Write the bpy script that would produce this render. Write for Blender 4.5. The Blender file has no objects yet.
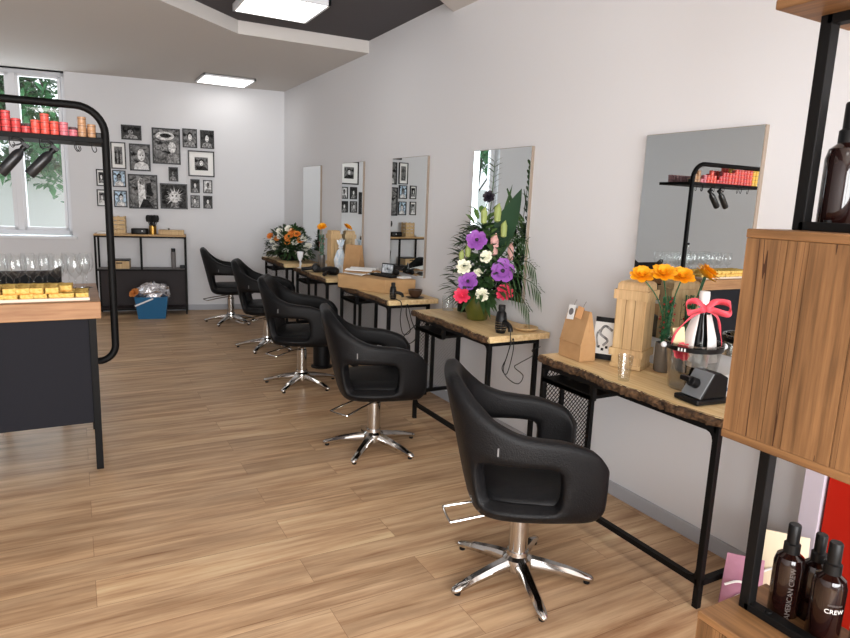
import bpy, bmesh, math, random
from mathutils import Vector, Matrix
S = bpy.context.scene
COL = S.collection
PI = math.pi
def lin(c):
    return tuple((v/12.92 if v <= .04045 else ((v+.055)/1.055)**2.4) for v in [x/255 for x in c])
# ---------------------------------------------------------------- camera
cam_data = bpy.data.cameras.new('camera'); cam = bpy.data.objects.new('camera', cam_data); COL.objects.link(cam)
CR = Matrix(((.878, .052, -.4755), (-.476, .177, -.8614), (.039, .983, .180)))
_x = Vector((CR[0][0], CR[1][0], CR[2][0])).normalized()
_z = Vector((CR[0][2], CR[1][2], CR[2][2])); _z = (_z - _x*_z.dot(_x)).normalized(); _y = _z.cross(_x)
cam.matrix_world = Matrix(((_x.x, _y.x, _z.x, 0), (_x.y, _y.y, _z.y, 0), (_x.z, _y.z, _z.z, 1.55), (0, 0, 0, 1)))
cam_data.sensor_width = 36; cam_data.lens = 638/850*36; cam_data.clip_start = .02
S.camera = cam
# ---------------------------------------------------------------- world, light, exposure
S.view_settings.view_transform = 'Standard'; S.view_settings.look = 'None'
S.cycles.transparent_max_bounces = 32
S.view_settings.gamma = 1; S.view_settings.use_curve_mapping = False
S.view_settings.exposure = 0.40
world = bpy.data.worlds.new('sky'); S.world = world; world.use_nodes = True
world.node_tree.nodes['Background'].inputs[0].default_value = (.86, .94, 1, 1)
world.node_tree.nodes['Background'].inputs[1].default_value = 1.5
def area(name, loc, rot, sx, sy, power, col=(1, 1, 1)):
    l = bpy.data.lights.new(name, 'AREA'); l.shape = 'RECTANGLE'; l.size = sx; l.size_y = sy; l.energy = power; l.color = col
    o = bpy.data.objects.new(name, l); COL.objects.link(o); o.location = loc; o.rotation_euler = rot
    return o
area('daylight_shopfront', (-.3, -2.9, 1.45), (PI/2, 0, 0), 4.6, 2.3, 470, (.995, .985, .985))
area('daylight_far_window', (-.75, 9.75, 1.9), (-PI/2, 0, -.17), 1.3, 1.9, 25, (.88, .95, 1))
PANEL_STRENGTH = 3.0
# ---------------------------------------------------------------- materials
def mat(name, col, rough=.6, metal=0, spec=.5, noise=0, scale=(8, 8, 8), col2=None, bump=0, trans=0, ior=1.45, coat=0, emit=0, alpha=1):
    m = bpy.data.materials.new(name); m.use_nodes = True; nt = m.node_tree; b = nt.nodes['Principled BSDF']
    c = lin(col)
    b.inputs['Base Color'].default_value = (*c, 1); b.inputs['Roughness'].default_value = rough
    b.inputs['Metallic'].default_value = metal; b.inputs['Specular IOR Level'].default_value = spec
    b.inputs['Transmission Weight'].default_value = trans; b.inputs['IOR'].default_value = ior
    b.inputs['Coat Weight'].default_value = coat
    if emit: b.inputs['Emission Color'].default_value = (*c, 1); b.inputs['Emission Strength'].default_value = emit
    if col2 or bump:
        tc = nt.nodes.new('ShaderNodeTexCoord'); mp = nt.nodes.new('ShaderNodeMapping'); n = nt.nodes.new('ShaderNodeTexNoise')
        mp.inputs['Scale'].default_value = scale; n.inputs['Detail'].default_value = 6; n.inputs['Scale'].default_value = 1
        nt.links.new(tc.outputs['Object'], mp.inputs[0]); nt.links.new(mp.outputs[0], n.inputs['Vector'])
        if col2:
            r = nt.nodes.new('ShaderNodeValToRGB'); r.color_ramp.elements[0].position = .33; r.color_ramp.elements[1].position = .67
            r.color_ramp.elements[0].color = (*c, 1); r.color_ramp.elements[1].color = (*lin(col2), 1)
            nt.links.new(n.outputs['Fac'], r.inputs[0]); nt.links.new(r.outputs[0], b.inputs['Base Color'])
        if bump:
            bp = nt.nodes.new('ShaderNodeBump'); bp.inputs['Strength'].default_value = bump; bp.inputs['Distance'].default_value = .01
            nt.links.new(n.outputs['Fac'], bp.inputs['Height']); nt.links.new(bp.outputs[0], b.inputs['Normal'])
    return m
def wood(name, dark, light, axis, crack=None, s=3.0, rough=.5):
    """grain stretched along one object axis, optional dark cracks along it"""
    m = bpy.data.materials.new(name); m.use_nodes = True; nt = m.node_tree; b = nt.nodes['Principled BSDF']; L = nt.links.new
    b.inputs['Roughness'].default_value = rough; b.inputs['Specular IOR Level'].default_value = .35
    tc = nt.nodes.new('ShaderNodeTexCoord'); mp = nt.nodes.new('ShaderNodeMapping')
    sc = [s*18]*3; sc[axis] = s*.9; mp.inputs['Scale'].default_value = sc
    n = nt.nodes.new('ShaderNodeTexNoise'); n.inputs['Scale'].default_value = 1; n.inputs['Detail'].default_value = 8; n.inputs['Roughness'].default_value = .6
    L(tc.outputs['Object'], mp.inputs[0]); L(mp.outputs[0], n.inputs['Vector'])
    r = nt.nodes.new('ShaderNodeValToRGB'); r.color_ramp.elements[0].position = .3; r.color_ramp.elements[1].position = .7
    r.color_ramp.elements[0].color = (*lin(dark), 1); r.color_ramp.elements[1].color = (*lin(light), 1)
    L(n.outputs['Fac'], r.inputs[0]); out = r.outputs[0]
    mp2 = nt.nodes.new('ShaderNodeMapping'); sc = [s*2.2]*3; sc[axis] = s*.5; mp2.inputs['Scale'].default_value = sc
    n2 = nt.nodes.new('ShaderNodeTexNoise'); n2.inputs['Scale'].default_value = 1; n2.inputs['Detail'].default_value = 3
    L(tc.outputs['Object'], mp2.inputs[0]); L(mp2.outputs[0], n2.inputs['Vector'])
    mx = nt.nodes.new('ShaderNodeMixRGB'); mx.blend_type = 'OVERLAY'; mx.inputs[0].default_value = .35
    L(out, mx.inputs[1]); L(n2.outputs['Fac'], mx.inputs[2]); out = mx.outputs[0]
    if crack:
        mp3 = nt.nodes.new('ShaderNodeMapping'); sc = [s*10]*3; sc[axis] = s*.16; mp3.inputs['Scale'].default_value = sc
        n3 = nt.nodes.new('ShaderNodeTexNoise'); n3.inputs['Scale'].default_value = 1; n3.inputs['Detail'].default_value = 1
        L(tc.outputs['Object'], mp3.inputs[0]); L(mp3.outputs[0], n3.inputs['Vector'])
        sb = nt.nodes.new('ShaderNodeMath'); sb.operation = 'SUBTRACT'; sb.inputs[1].default_value = .5; L(n3.outputs['Fac'], sb.inputs[0])
        ab = nt.nodes.new('ShaderNodeMath'); ab.operation = 'ABSOLUTE'; L(sb.outputs[0], ab.inputs[0])
        lt = nt.nodes.new('ShaderNodeMath'); lt.operation = 'LESS_THAN'; lt.inputs[1].default_value = .006; L(ab.outputs[0], lt.inputs[0])
        m3 = nt.nodes.new('ShaderNodeMixRGB'); m3.inputs[2].default_value = (*lin(crack), 1); L(lt.outputs[0], m3.inputs[0]); L(out, m3.inputs[1]); out = m3.outputs[0]
    L(out, b.inputs['Base Color'])
    bp = nt.nodes.new('ShaderNodeBump'); bp.inputs['Strength'].default_value = .15; bp.inputs['Distance'].default_value = .003
    L(n.outputs['Fac'], bp.inputs['Height']); L(bp.outputs[0], b.inputs['Normal'])
    return m
def floor_mat():
    m = bpy.data.materials.new('floor_planks'); m.use_nodes = True; nt = m.node_tree; b = nt.nodes['Principled BSDF']; L = nt.links.new
    b.inputs['Roughness'].default_value = .42; b.inputs['Specular IOR Level'].default_value = .3
    tc = nt.nodes.new('ShaderNodeTexCoord')
    br = nt.nodes.new('ShaderNodeTexBrick'); br.offset = .37; br.inputs['Scale'].default_value = 1
    br.inputs['Brick Width'].default_value = 1.25; br.inputs['Row Height'].default_value = .19; br.inputs['Mortar Size'].default_value = .0009
    br.inputs['Mortar Smooth'].default_value = .2; br.inputs['Bias'].default_value = 0
    br.inputs['Color1'].default_value = (0, 0, 0, 1); br.inputs['Color2'].default_value = (1, 1, 1, 1); br.inputs['Mortar'].default_value = (.5, .5, .5, 1)
    L(tc.outputs['Object'], br.inputs['Vector'])
    # shift the grain from plank to plank
    sep = nt.nodes.new('ShaderNodeSeparateXYZ'); L(tc.outputs['Object'], sep.inputs[0])
    mul = nt.nodes.new('ShaderNodeMath'); mul.operation = 'MULTIPLY'; mul.inputs[1].default_value = 7.0; L(br.outputs['Color'], mul.inputs[0])
    cmb = nt.nodes.new('ShaderNodeCombineXYZ')
    for i, k in enumerate('XY'): L(sep.outputs[k], cmb.inputs[k])
    L(mul.outputs[0], cmb.inputs['Z'])
    def grain(sc, det, lo, hi, c0, c1):
        mp = nt.nodes.new('ShaderNodeMapping'); mp.inputs['Scale'].default_value = sc; L(cmb.outputs[0], mp.inputs[0])
        n = nt.nodes.new('ShaderNodeTexNoise'); n.inputs['Scale'].default_value = 1; n.inputs['Detail'].default_value = det; n.inputs['Roughness'].default_value = .62
        L(mp.outputs[0], n.inputs['Vector'])
        r = nt.nodes.new('ShaderNodeValToRGB'); r.color_ramp.elements[0].position = lo; r.color_ramp.elements[1].position = hi
        r.color_ramp.elements[0].color = c0; r.color_ramp.elements[1].color = c1
        L(n.outputs['Fac'], r.inputs[0]); return r.outputs[0], n
    g1, n1 = grain((1.7, 22, 1), 9, .30, .68, (*lin((150, 116, 86)), 1), (*lin((210, 182, 148)), 1))
    g2, _ = grain((.7, 5.5, 1), 4, .35, .7, (.42, .42, .42, 1), (.62, .6, .57, 1))
    mx = nt.nodes.new('ShaderNodeMixRGB'); mx.blend_type = 'OVERLAY'; mx.inputs[0].default_value = .6; L(g1, mx.inputs[1]); L(g2, mx.inputs[2])
    g3, _ = grain((1.6, 60, 1), 6, .30, .42, (.50, .40, .32, 1), (1, 1, 1, 1))
    g4, _ = grain((.9, 2.6, 1), 3, .38, .66, (.47, .44, .41, 1), (.58, .57, .56, 1))
    m0 = nt.nodes.new('ShaderNodeMixRGB'); m0.blend_type = 'OVERLAY'; m0.inputs[0].default_value = .8; L(mx.outputs[0], m0.inputs[1]); L(g4, m0.inputs[2]); mx = m0
    m2 = nt.nodes.new('ShaderNodeMixRGB'); m2.blend_type = 'MULTIPLY'; m2.inputs[0].default_value = .8; L(mx.outputs[0], m2.inputs[1]); L(g3, m2.inputs[2])
    # mortar line
    m3 = nt.nodes.new('ShaderNodeMixRGB'); m3.inputs[2].default_value = (*lin((122, 88, 60)), 1); L(br.outputs['Fac'], m3.inputs[0]); L(m2.outputs[0], m3.inputs[1])
    # tint from plank to plank
    m4 = nt.nodes.new('ShaderNodeMixRGB'); m4.blend_type = 'OVERLAY'; m4.inputs[0].default_value = .10; L(m3.outputs[0], m4.inputs[1]); L(br.outputs['Color'], m4.inputs[2])
    L(m4.outputs[0], b.inputs['Base Color'])
    bp = nt.nodes.new('ShaderNodeBump'); bp.inputs['Strength'].default_value = .08; bp.inputs['Distance'].default_value = .004
    L(n1.outputs['Fac'], bp.inputs['Height']); L(bp.outputs[0], b.inputs['Normal'])
    return m
def pane_mat(name, gloss=.06, tint=(1, 1, 1)):
    m = bpy.data.materials.new(name); m.use_nodes = True; nt = m.node_tree; L = nt.links.new
    for n in list(nt.nodes):
        if n.type == 'BSDF_PRINCIPLED': nt.nodes.remove(n)
    t = nt.nodes.new('ShaderNodeBsdfTransparent'); t.inputs[0].default_value = (*tint, 1)
    g = nt.nodes.new('ShaderNodeBsdfGlossy'); g.inputs['Roughness'].default_value = .02
    mx = nt.nodes.new('ShaderNodeMixShader'); lw = nt.nodes.new('ShaderNodeLayerWeight'); lw.inputs[0].default_value = .5; pw = nt.nodes.new('ShaderNodeMath'); pw.operation = 'POWER'; pw.inputs[1].default_value = 3.5; L(lw.outputs['Facing'], pw.inputs[0]); sm = nt.nodes.new('ShaderNodeMath'); sm.operation = 'MULTIPLY'; sm.inputs[1].default_value = .7; L(pw.outputs[0], sm.inputs[0])
    ad = nt.nodes.new('ShaderNodeMath'); ad.operation = 'ADD'; ad.inputs[1].default_value = gloss; L(sm.outputs[0], ad.inputs[0])
    L(ad.outputs[0], mx.inputs[0]); L(t.outputs[0], mx.inputs[1]); L(g.outputs[0], mx.inputs[2]); L(mx.outputs[0], nt.nodes['Material Output'].inputs[0])
    return m
M = {}
M['wall'] = mat('white_wall_paint', (222, 223, 226), .8, spec=.2, bump=.03, scale=(60, 60, 60))
M['ceiling'] = mat('white_ceiling_paint', (208, 204, 200), .9, spec=.1)
M['dark_ceiling'] = mat('dark_grey_ceiling_paint', (92, 90, 93), .9, spec=.1)
M['floor'] = floor_mat()
M['baseboard'] = mat('grey_baseboard', (172, 175, 182), .5)
M['leather'] = mat('black_leatherette', (12, 12, 14), .48, spec=.25, bump=.25, scale=(160, 160, 160))
M['chrome'] = mat('polished_chrome', (205, 203, 200), .13, metal=1)
M['black_plastic'] = mat('black_plastic', (14, 14, 15), .4, spec=.3)
M['black_matte'] = mat('black_matte', (16, 16, 17), .7)
M['black_metal'] = mat('black_powder_coated_steel', (12, 11, 11), .55, spec=.2)
M['rack_metal'] = mat('black_brown_rack_tube', (12, 11, 11), .55, spec=.15)
M['counter_panel'] = mat('anthracite_panel', (23, 23, 29), .7, spec=.2)
M['oak_top'] = wood('pale_oak_slab', (206, 170, 116), (238, 212, 164), 1, s=2.5)
M['bark'] = mat('dark_bark_edge', (40, 28, 20), .85, col2=(104, 76, 50), scale=(40, 40, 60), bump=.8)
M['counter_wood'] = wood('counter_wood', (138, 96, 62), (176, 134, 94), 0, s=3)
M['crate_wood'] = wood('pale_crate_wood', (190, 156, 110), (218, 188, 142), 2, s=4)
M['shelf_wood'] = wood('pale_shelf_wood', (170, 135, 90), (200, 165, 118), 0, s=4)
M['cabinet_v'] = wood('brown_board_upright_grain', (84, 58, 34), (140, 102, 66), 2, crack=(60, 34, 16), s=3.2)
M['cabinet_h'] = wood('brown_board_lengthwise_grain', (98, 68, 40), (146, 106, 68), 1, s=3.2)
M['kraft'] = mat('brown_kraft_paper', (178, 138, 94), .75, col2=(190, 150, 106), scale=(12, 12, 12))
M['cardboard'] = mat('brown_cardboard', (182, 144, 100), .8, col2=(194, 156, 110), scale=(6, 6, 20))
M['white_plastic'] = mat('white_plastic', (232, 234, 238), .4)
M['white'] = mat('white_paper', (240, 240, 238), .7)
M['mirror'] = mat('silvered_mirror', (232, 236, 236), .0, metal=1)
M['mirror_edge'] = mat('grey_brown_mirror_edge', (150, 136, 122), .4)
M['glass'] = pane_mat('clear_glass', .05, (.97, .98, .98))
M['pane'] = pane_mat('window_pane')
M['film'] = pane_mat('clear_film', .10)
M['clear_plastic'] = pane_mat('clear_bucket_plastic', .14, (.80, .80, .79))
M['gold'] = mat('brass', (180, 140, 70), .3, metal=.9)
def panel_emit():
    m = bpy.data.materials.new('lit_diffuser'); m.use_nodes = True; b = m.node_tree.nodes['Principled BSDF']
    b.inputs['Base Color'].default_value = (.9, .9, .9, 1); b.inputs['Emission Color'].default_value = (1, .97, .93, 1); b.inputs['Emission Strength'].default_value = PANEL_STRENGTH
    return m
M['diffuser'] = panel_emit()
# ---------------------------------------------------------------- mesh helpers
def catmull(pts, n=6, closed=False):
    P = [Vector(p) for p in pts]; out = []; N = len(P)
    rng = N if closed else N-1
    for i in range(rng):
        a = P[(i-1) % N] if closed or i > 0 else P[0]*2-P[1]
        b = P[i]; c = P[(i+1) % N]; d = P[(i+2) % N] if closed or i+2 < N else P[-1]*2-P[-2]
        for k in range(n):
            t = k/n
            out.append(.5*((2*b)+(c-a)*t+(2*a-5*b+4*c-d)*t*t+(3*b-a-3*c+d)*t**3))
    if not closed: out.append(P[-1])
    return out
class MB:
    def __init__(self): self.bm = bmesh.new(); self.slot = 0
    def face(self, vs):
        try: f = self.bm.faces.new(vs); f.material_index = self.slot; return f
        except ValueError: return None
    def v(self, p): return self.bm.verts.new(p)
    def box(self, x0, x1, y0, y1, z0, z1, rot=None, about=None):
        ps = [(x0, y0, z0), (x1, y0, z0), (x1, y1, z0), (x0, y1, z0), (x0, y0, z1), (x1, y0, z1), (x1, y1, z1), (x0, y1, z1)]
        if rot is not None:
            c = Vector(about) if about else Vector(((x0+x1)/2, (y0+y1)/2, (z0+z1)/2)); ps = [c+rot@(Vector(p)-c) for p in ps]
        V = [self.v(p) for p in ps]
        for f in ((0, 3, 2, 1), (4, 5, 6, 7), (0, 1, 5, 4), (1, 2, 6, 5), (2, 3, 7, 6), (3, 0, 4, 7)): self.face([V[i] for i in f])
        return self
    def bar(self, a, b, w, h=None, up=(0, 0, 1)):
        """rectangular bar from a to b"""
        h = h or w; a = Vector(a); b = Vector(b); d = (b-a).normalized(); u = Vector(up)
        if abs(d.dot(u)) > .95: u = Vector((1, 0, 0))
        s = d.cross(u).normalized(); t = s.cross(d).normalized()
        V = [self.v(p+s*i*w/2+t*j*h/2) for p in (a, b) for i, j in ((-1, -1), (1, -1), (1, 1), (-1, 1))]
        for f in ((3, 2, 1, 0), (4, 5, 6, 7), (0, 1, 5, 4), (1, 2, 6, 5), (2, 3, 7, 6), (3, 0, 4, 7)): self.face([V[i] for i in f])
        return self
    def tube(self, pts, r, seg=10, closed=False, caps=True):
        P = [Vector(p) for p in pts]; N = len(P); rr = r if isinstance(r, (list, tuple)) else [r]*N
        prev = None; rings = []
        for i, p in enumerate(P):
            a = P[i-1] if (i > 0 or closed) else p; b = P[(i+1) % N] if (i+1 < N or closed) else p
            d = (b-a)
            d = d.normalized() if d.length > 1e-9 else Vector((0, 0, 1))
            if prev is None:
                u = Vector((0, 0, 1)) if abs(d.z) < .9 else Vector((1, 0, 0))
                n = (u-d*u.dot(d)).normalized()
            else:
                n = prev-d*prev.dot(d); n = n.normalized() if n.length > 1e-6 else d.orthogonal().normalized()
            prev = n; m = d.cross(n)
            rings.append([self.v(p+(n*math.cos(2*PI*k/seg)+m*math.sin(2*PI*k/seg))*rr[i]) for k in range(seg)])
        for i in range(N if closed else N-1):
            A = rings[i]; B = rings[(i+1) % N]
            for k in range(seg): self.face([A[k], A[(k+1) % seg], B[(k+1) % seg], B[k]])
        if caps and not closed: self.face(rings[0][::-1]); self.face(rings[-1])
        return self
    def cyl(self, a, b, r0, r1=None, seg=16): return self.tube([a, b], [r0, r0 if r1 is None else r1], seg)
    def lathe(self, prof, c=(0, 0, 0), seg=24, sx=1, sy=1):
        """prof: (r,z) list; r==0 makes a pole"""
        c = Vector(c); rings = []
        for r, z in prof:
            if r < 1e-6: rings.append([self.v(c+Vector((0, 0, z)))])
            else: rings.append([self.v(c+Vector((r*sx*math.cos(2*PI*k/seg), r*sy*math.sin(2*PI*k/seg), z))) for k in range(seg)])
        for A, B in zip(rings, rings[1:]):
            for k in range(seg):
                q = [A[k % len(A)], A[(k+1) % len(A)], B[(k+1) % len(B)], B[k % len(B)]]
                q = [v for i, v in enumerate(q) if v not in q[:i]]
                if len(q) > 2: self.face(q)
        return self
    def ball(self, c, r, seg=12, rings=8, sc=(1, 1, 1)):
        prof = [(r*math.sin(PI*i/rings), -r*math.cos(PI*i/rings)) for i in range(rings+1)]
        n0 = len(self.bm.verts); self.lathe(prof, (0, 0, 0), seg); self.bm.verts.ensure_lookup_table()
        for v in list(self.bm.verts)[n0:]: v.co = Vector((v.co.x*sc[0], v.co.y*sc[1], v.co.z*sc[2]))+Vector(c)
        return self
    def prism(self, poly, z0, z1, fn=None):
        fn = fn or (lambda x, y, z: (x, y, z))
        A = [self.v(fn(x, y, z0)) for x, y in poly]; B = [self.v(fn(x, y, z1)) for x, y in poly]; n = len(poly)
        self.face(A[::-1]); self.face(B)
        for i in range(n): self.face([A[i], A[(i+1) % n], B[(i+1) % n], B[i]])
        return self
    def leaf(self, p, d, L, W, droop=.2, up=(0, 0, 1), seg=4, fold=.15):
        p = Vector(p); d = Vector(d).normalized(); u = Vector(up)
        s = d.cross(u); s = s.normalized() if s.length > 1e-4 else Vector((1, 0, 0)); n = s.cross(d).normalized()
        rows = []
        for i in range(seg+1):
            t = i/seg; w = W/2*(math.sin(PI*min(1, t*.92+.08))**.8) if i < seg else 0
            c = p+d*L*t-Vector((0, 0, 1))*droop*L*t*t
            if w < 1e-6: rows.append([self.v(c)])
            else: rows.append([self.v(c-s*w+n*fold*w), self.v(c), self.v(c+s*w+n*fold*w)])
        for A, B in zip(rows, rows[1:]):
            if len(B) == 3:
                self.face([A[0], A[1], B[1], B[0]]); self.face([A[1], A[2], B[2], B[1]])
            else:
                self.face([A[0], A[1], B[0]]); self.face([A[1], A[2], B[0]])
        return self
    def blossom(self, c, nrm, r, layers=3, petals=6, seed=0, cup=.6):
        rnd = random.Random(seed); n = Vector(nrm).normalized(); a = n.orthogonal().normalized(); b = n.cross(a); c = Vector(c)
        for l in range(layers):
            f = 1-l/(layers+.4); el = .15+cup*l/max(1, layers-1)*1.1
            for k in range(petals):
                th = 2*PI*(k+.5*l)/petals+rnd.uniform(-.12, .12)
                d = (a*math.cos(th)+b*math.sin(th)); s = n.cross(d)
                L = r*f*rnd.uniform(.9, 1.08)+r*.15; W = L*.78*PI/petals
                rows = []
                for t, w in ((.08, .3), (.4, .9), (.75, 1), (1, .55)):
                    q = c+d*L*t*math.cos(el*(.4+.7*t))+n*(L*t*math.sin(el*(.4+.9*t)))
                    cw = W*w; rows.append([self.v(q-s*cw+n*cw*.25), self.v(q), self.v(q+s*cw+n*cw*.25)])
                for A, B in zip(rows, rows[1:]):
                    self.face([A[0], A[1], B[1], B[0]]); self.face([A[1], A[2], B[2], B[1]])
        return self
    def build(self, name, mats, parent=None, smooth=35, bevel=0, sub=0, loc=(0, 0, 0), rot=(0, 0, 0), solid=0, recalc=True):
        bm = self.bm
        if recalc: bmesh.ops.recalc_face_normals(bm, faces=bm.faces)
        me = bpy.data.meshes.new(name); bm.to_mesh(me); bm.free()
        for m in (mats if isinstance(mats, (list, tuple)) else [mats]): me.materials.append(M[m] if isinstance(m, str) else m)
        if smooth:
            for p in me.polygons: p.use_smooth = True
            if smooth < 180: me.set_sharp_from_angle(angle=math.radians(smooth))
        o = bpy.data.objects.new(name, me); COL.objects.link(o); o.parent = parent; o.location = loc; o.rotation_euler = rot
        if solid:
            md = o.modifiers.new('solid', 'SOLIDIFY'); md.thickness = solid; md.offset = 0
            if sub: md.edge_crease_rim = .3; md.edge_crease_inner = .42; md.edge_crease_outer = .42
        if bevel:
            md = o.modifiers.new('bevel', 'BEVEL'); md.width = bevel; md.segments = 2; md.limit_method = 'ANGLE'; md.angle_limit = math.radians(40)
        if sub:
            md = o.modifiers.new('sub', 'SUBSURF'); md.levels = sub; md.render_levels = sub
        return o
def tag(o, label, cat=None, group=None, kind=None):
    if label: o['label'] = label
    if cat: o['category'] = cat
    if group: o['group'] = group
    if kind: o['kind'] = kind
    return o
def thing(name, label, cat, loc=(0, 0, 0), rz=0, group=None):
    o = bpy.data.objects.new(name, None); COL.objects.link(o); o.location = loc; o.rotation_euler = (0, 0, rz); o.empty_display_size = .1
    return tag(o, label, cat, group)
def struct(o, label=None):
    o['kind'] = 'structure'
    if label: o['label'] = label
    return o
def copy_tree(o, parent=None):
    c = o.copy(); COL.objects.link(c); c.parent = parent
    for ch in list(o.children): copy_tree(ch, c)
    return c
def text_mesh(body, name, size, m, parent, loc, rot, extrude=.0008):
    cu = bpy.data.curves.new(name, 'FONT'); cu.body = body; cu.size = size; cu.extrude = extrude; cu.align_x = 'CENTER'; cu.align_y = 'CENTER'
    t = bpy.data.objects.new(name, cu); COL.objects.link(t); bpy.context.view_layer.update()
    me = bpy.data.meshes.new_from_object(t.evaluated_get(bpy.context.evaluated_depsgraph_get()))
    bpy.data.objects.remove(t); me.materials.clear(); me.materials.append(M[m])
    o = bpy.data.objects.new(name, me); COL.objects.link(o); o.parent = parent; o.location = loc; o.rotation_euler = rot
    return o
# ================================================================ the setting
WX = 2.541; ANG = math.atan(.17); WO = Vector((WX, 8.72, 0))
def bw(lx, ly, z):
    c, s = math.cos(ANG), math.sin(ANG)
    return Vector((WO.x+lx*c+ly*s, WO.y-lx*s+ly*c, z))
struct(MB().box(-3.4, 2.8, -2.9, 10.0, -.1, 0).build('floor', 'floor', smooth=0), 'oak-look plank floor of the salon')
struct(MB().box(WX, WX+.16, -2.9, 9.1, 0, 3.2).build('wall_right', 'wall', smooth=0), 'white wall carrying the five mirrors')
struct(MB().box(-3.4, -3.2, -2.9, 10.0, 0, 3.2).build('wall_left', 'wall', smooth=0))
wl = MB()
wl.box(-2.60, .4, 0, .28, 0, 3.2); wl.box(-6.3, -4.1, 0, .28, 0, 3.2); wl.box(-4.1, -2.60, 0, .28, 0, .95)
wl.box(-4.1, -2.60, 0, .28, 2.92, 3.2)
struct(wl.build('wall_back', 'wall', smooth=0, loc=WO, rot=(0, 0, -ANG)), 'white back wall with the framed pictures')
wl = MB()
wl.box(-3.4, -2.6, -2.75, -2.6, 0, 3.2); wl.box(2.0, 2.7, -2.75, -2.6, 0, 3.2); wl.box(-2.6, 2.0, -2.75, -2.6, 0, .3); wl.box(-2.6, 2.0, -2.75, -2.6, 2.6, 3.2)
struct(wl.build('wall_front', 'wall', smooth=0))
wf = MB()
for x in (-2.57, -1.05, .48, 1.97): wf.box(x-.03, x+.03, -2.72, -2.64, .3, 2.6)
for z in (.33, 2.57): wf.box(-2.6, 2.0, -2.72, -2.64, z-.03, z+.03)
w2 = struct(wf.build('window_2', 'black_metal', smooth=0))
MB().box(-2.6, 2, -2.685, -2.679, .3, 2.6).build('pane', 'pane', w2, smooth=0)
struct(MB().box(-3.4, 2.7, -2.9, 10.0, 3.03, 3.15).build('ceiling', 'dark_ceiling', smooth=0), 'dark grey upper ceiling seen in the trough')
struct(MB().prism([(WX, 5.92), (1.33, 5.96), (.63, 5.33), (-3.2, 1.9), (-3.2, 9.9), (WX, 9.1)], 2.92, 3.03).build('ceiling_soffit_far', 'ceiling', smooth=0), 'lowered white ceiling over the back of the room')
struct(MB().prism([(WX, 4.36), (WX, -2.75), (-3.2, -2.75), (-3.2, -.45)], 2.94, 3.03).build('ceiling_soffit_near', 'ceiling', smooth=0), 'lowered white ceiling over the front of the room')
struct(MB().box(WX-.014, WX, -2.6, 8.72, 0, .075).build('baseboard_right', 'baseboard', smooth=0, bevel=.003))
struct(MB().box(-5.9, -.02, -.014, 0, 0, .075).build('baseboard_back', 'baseboard', smooth=0, bevel=.003, loc=WO, rot=(0, 0, -ANG)))
# window: white frame, two sashes, sill
wn = MB(); Y0, Y1 = .12, .19
for a, b in ((-4.1, -4.04), (-2.66, -2.60)): wn.box(a, b, Y0, Y1, .97, 2.92)
for a, b in ((.97, 1.02), (2.87, 2.92)): wn.box(-4.1, -2.60, Y0, Y1, a, b)
w1 = struct(wn.build('window_1', 'white_plastic', smooth=0, bevel=.006, loc=WO, rot=(0, 0, -ANG)), 'tall white window on the back wall, trees outside')
for a, b in ((-4.04, -3.20), (-3.14, -2.66)):
    s = MB(); f = .05 if a < -3.5 else .035
    s.box(a, a+f, Y0-.02, Y1-.02, 1.02, 2.87); s.box(b-f, b, Y0-.02, Y1-.02, 1.02, 2.87); s.box(a, b, Y0-.02, Y1-.02, 1.02, 1.06); s.box(a, b, Y0-.02, Y1-.02, 2.84, 2.87)
    sh = s.build('sash', 'white_plastic', w1, smooth=0, bevel=.004)
    MB().box(a+f, b-f, .13, .134, 1.06, 2.84).build('pane', 'pane', sh, smooth=0)
MB().box(-3.205, -3.135, Y0-.03, Y1-.01, 1.02, 2.87).build('mullion', 'white_plastic', w1, smooth=0, bevel=.004)
MB().box(-4.15, -2.55, -.05, .12, .925, .955).build('sill', 'white_plastic', w1, smooth=0, bevel=.004)
s = MB().box(-3.20, -3.19, .095, .10, 1.05, 2.86).build('gasket', 'black_matte', w1, smooth=0)
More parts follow.
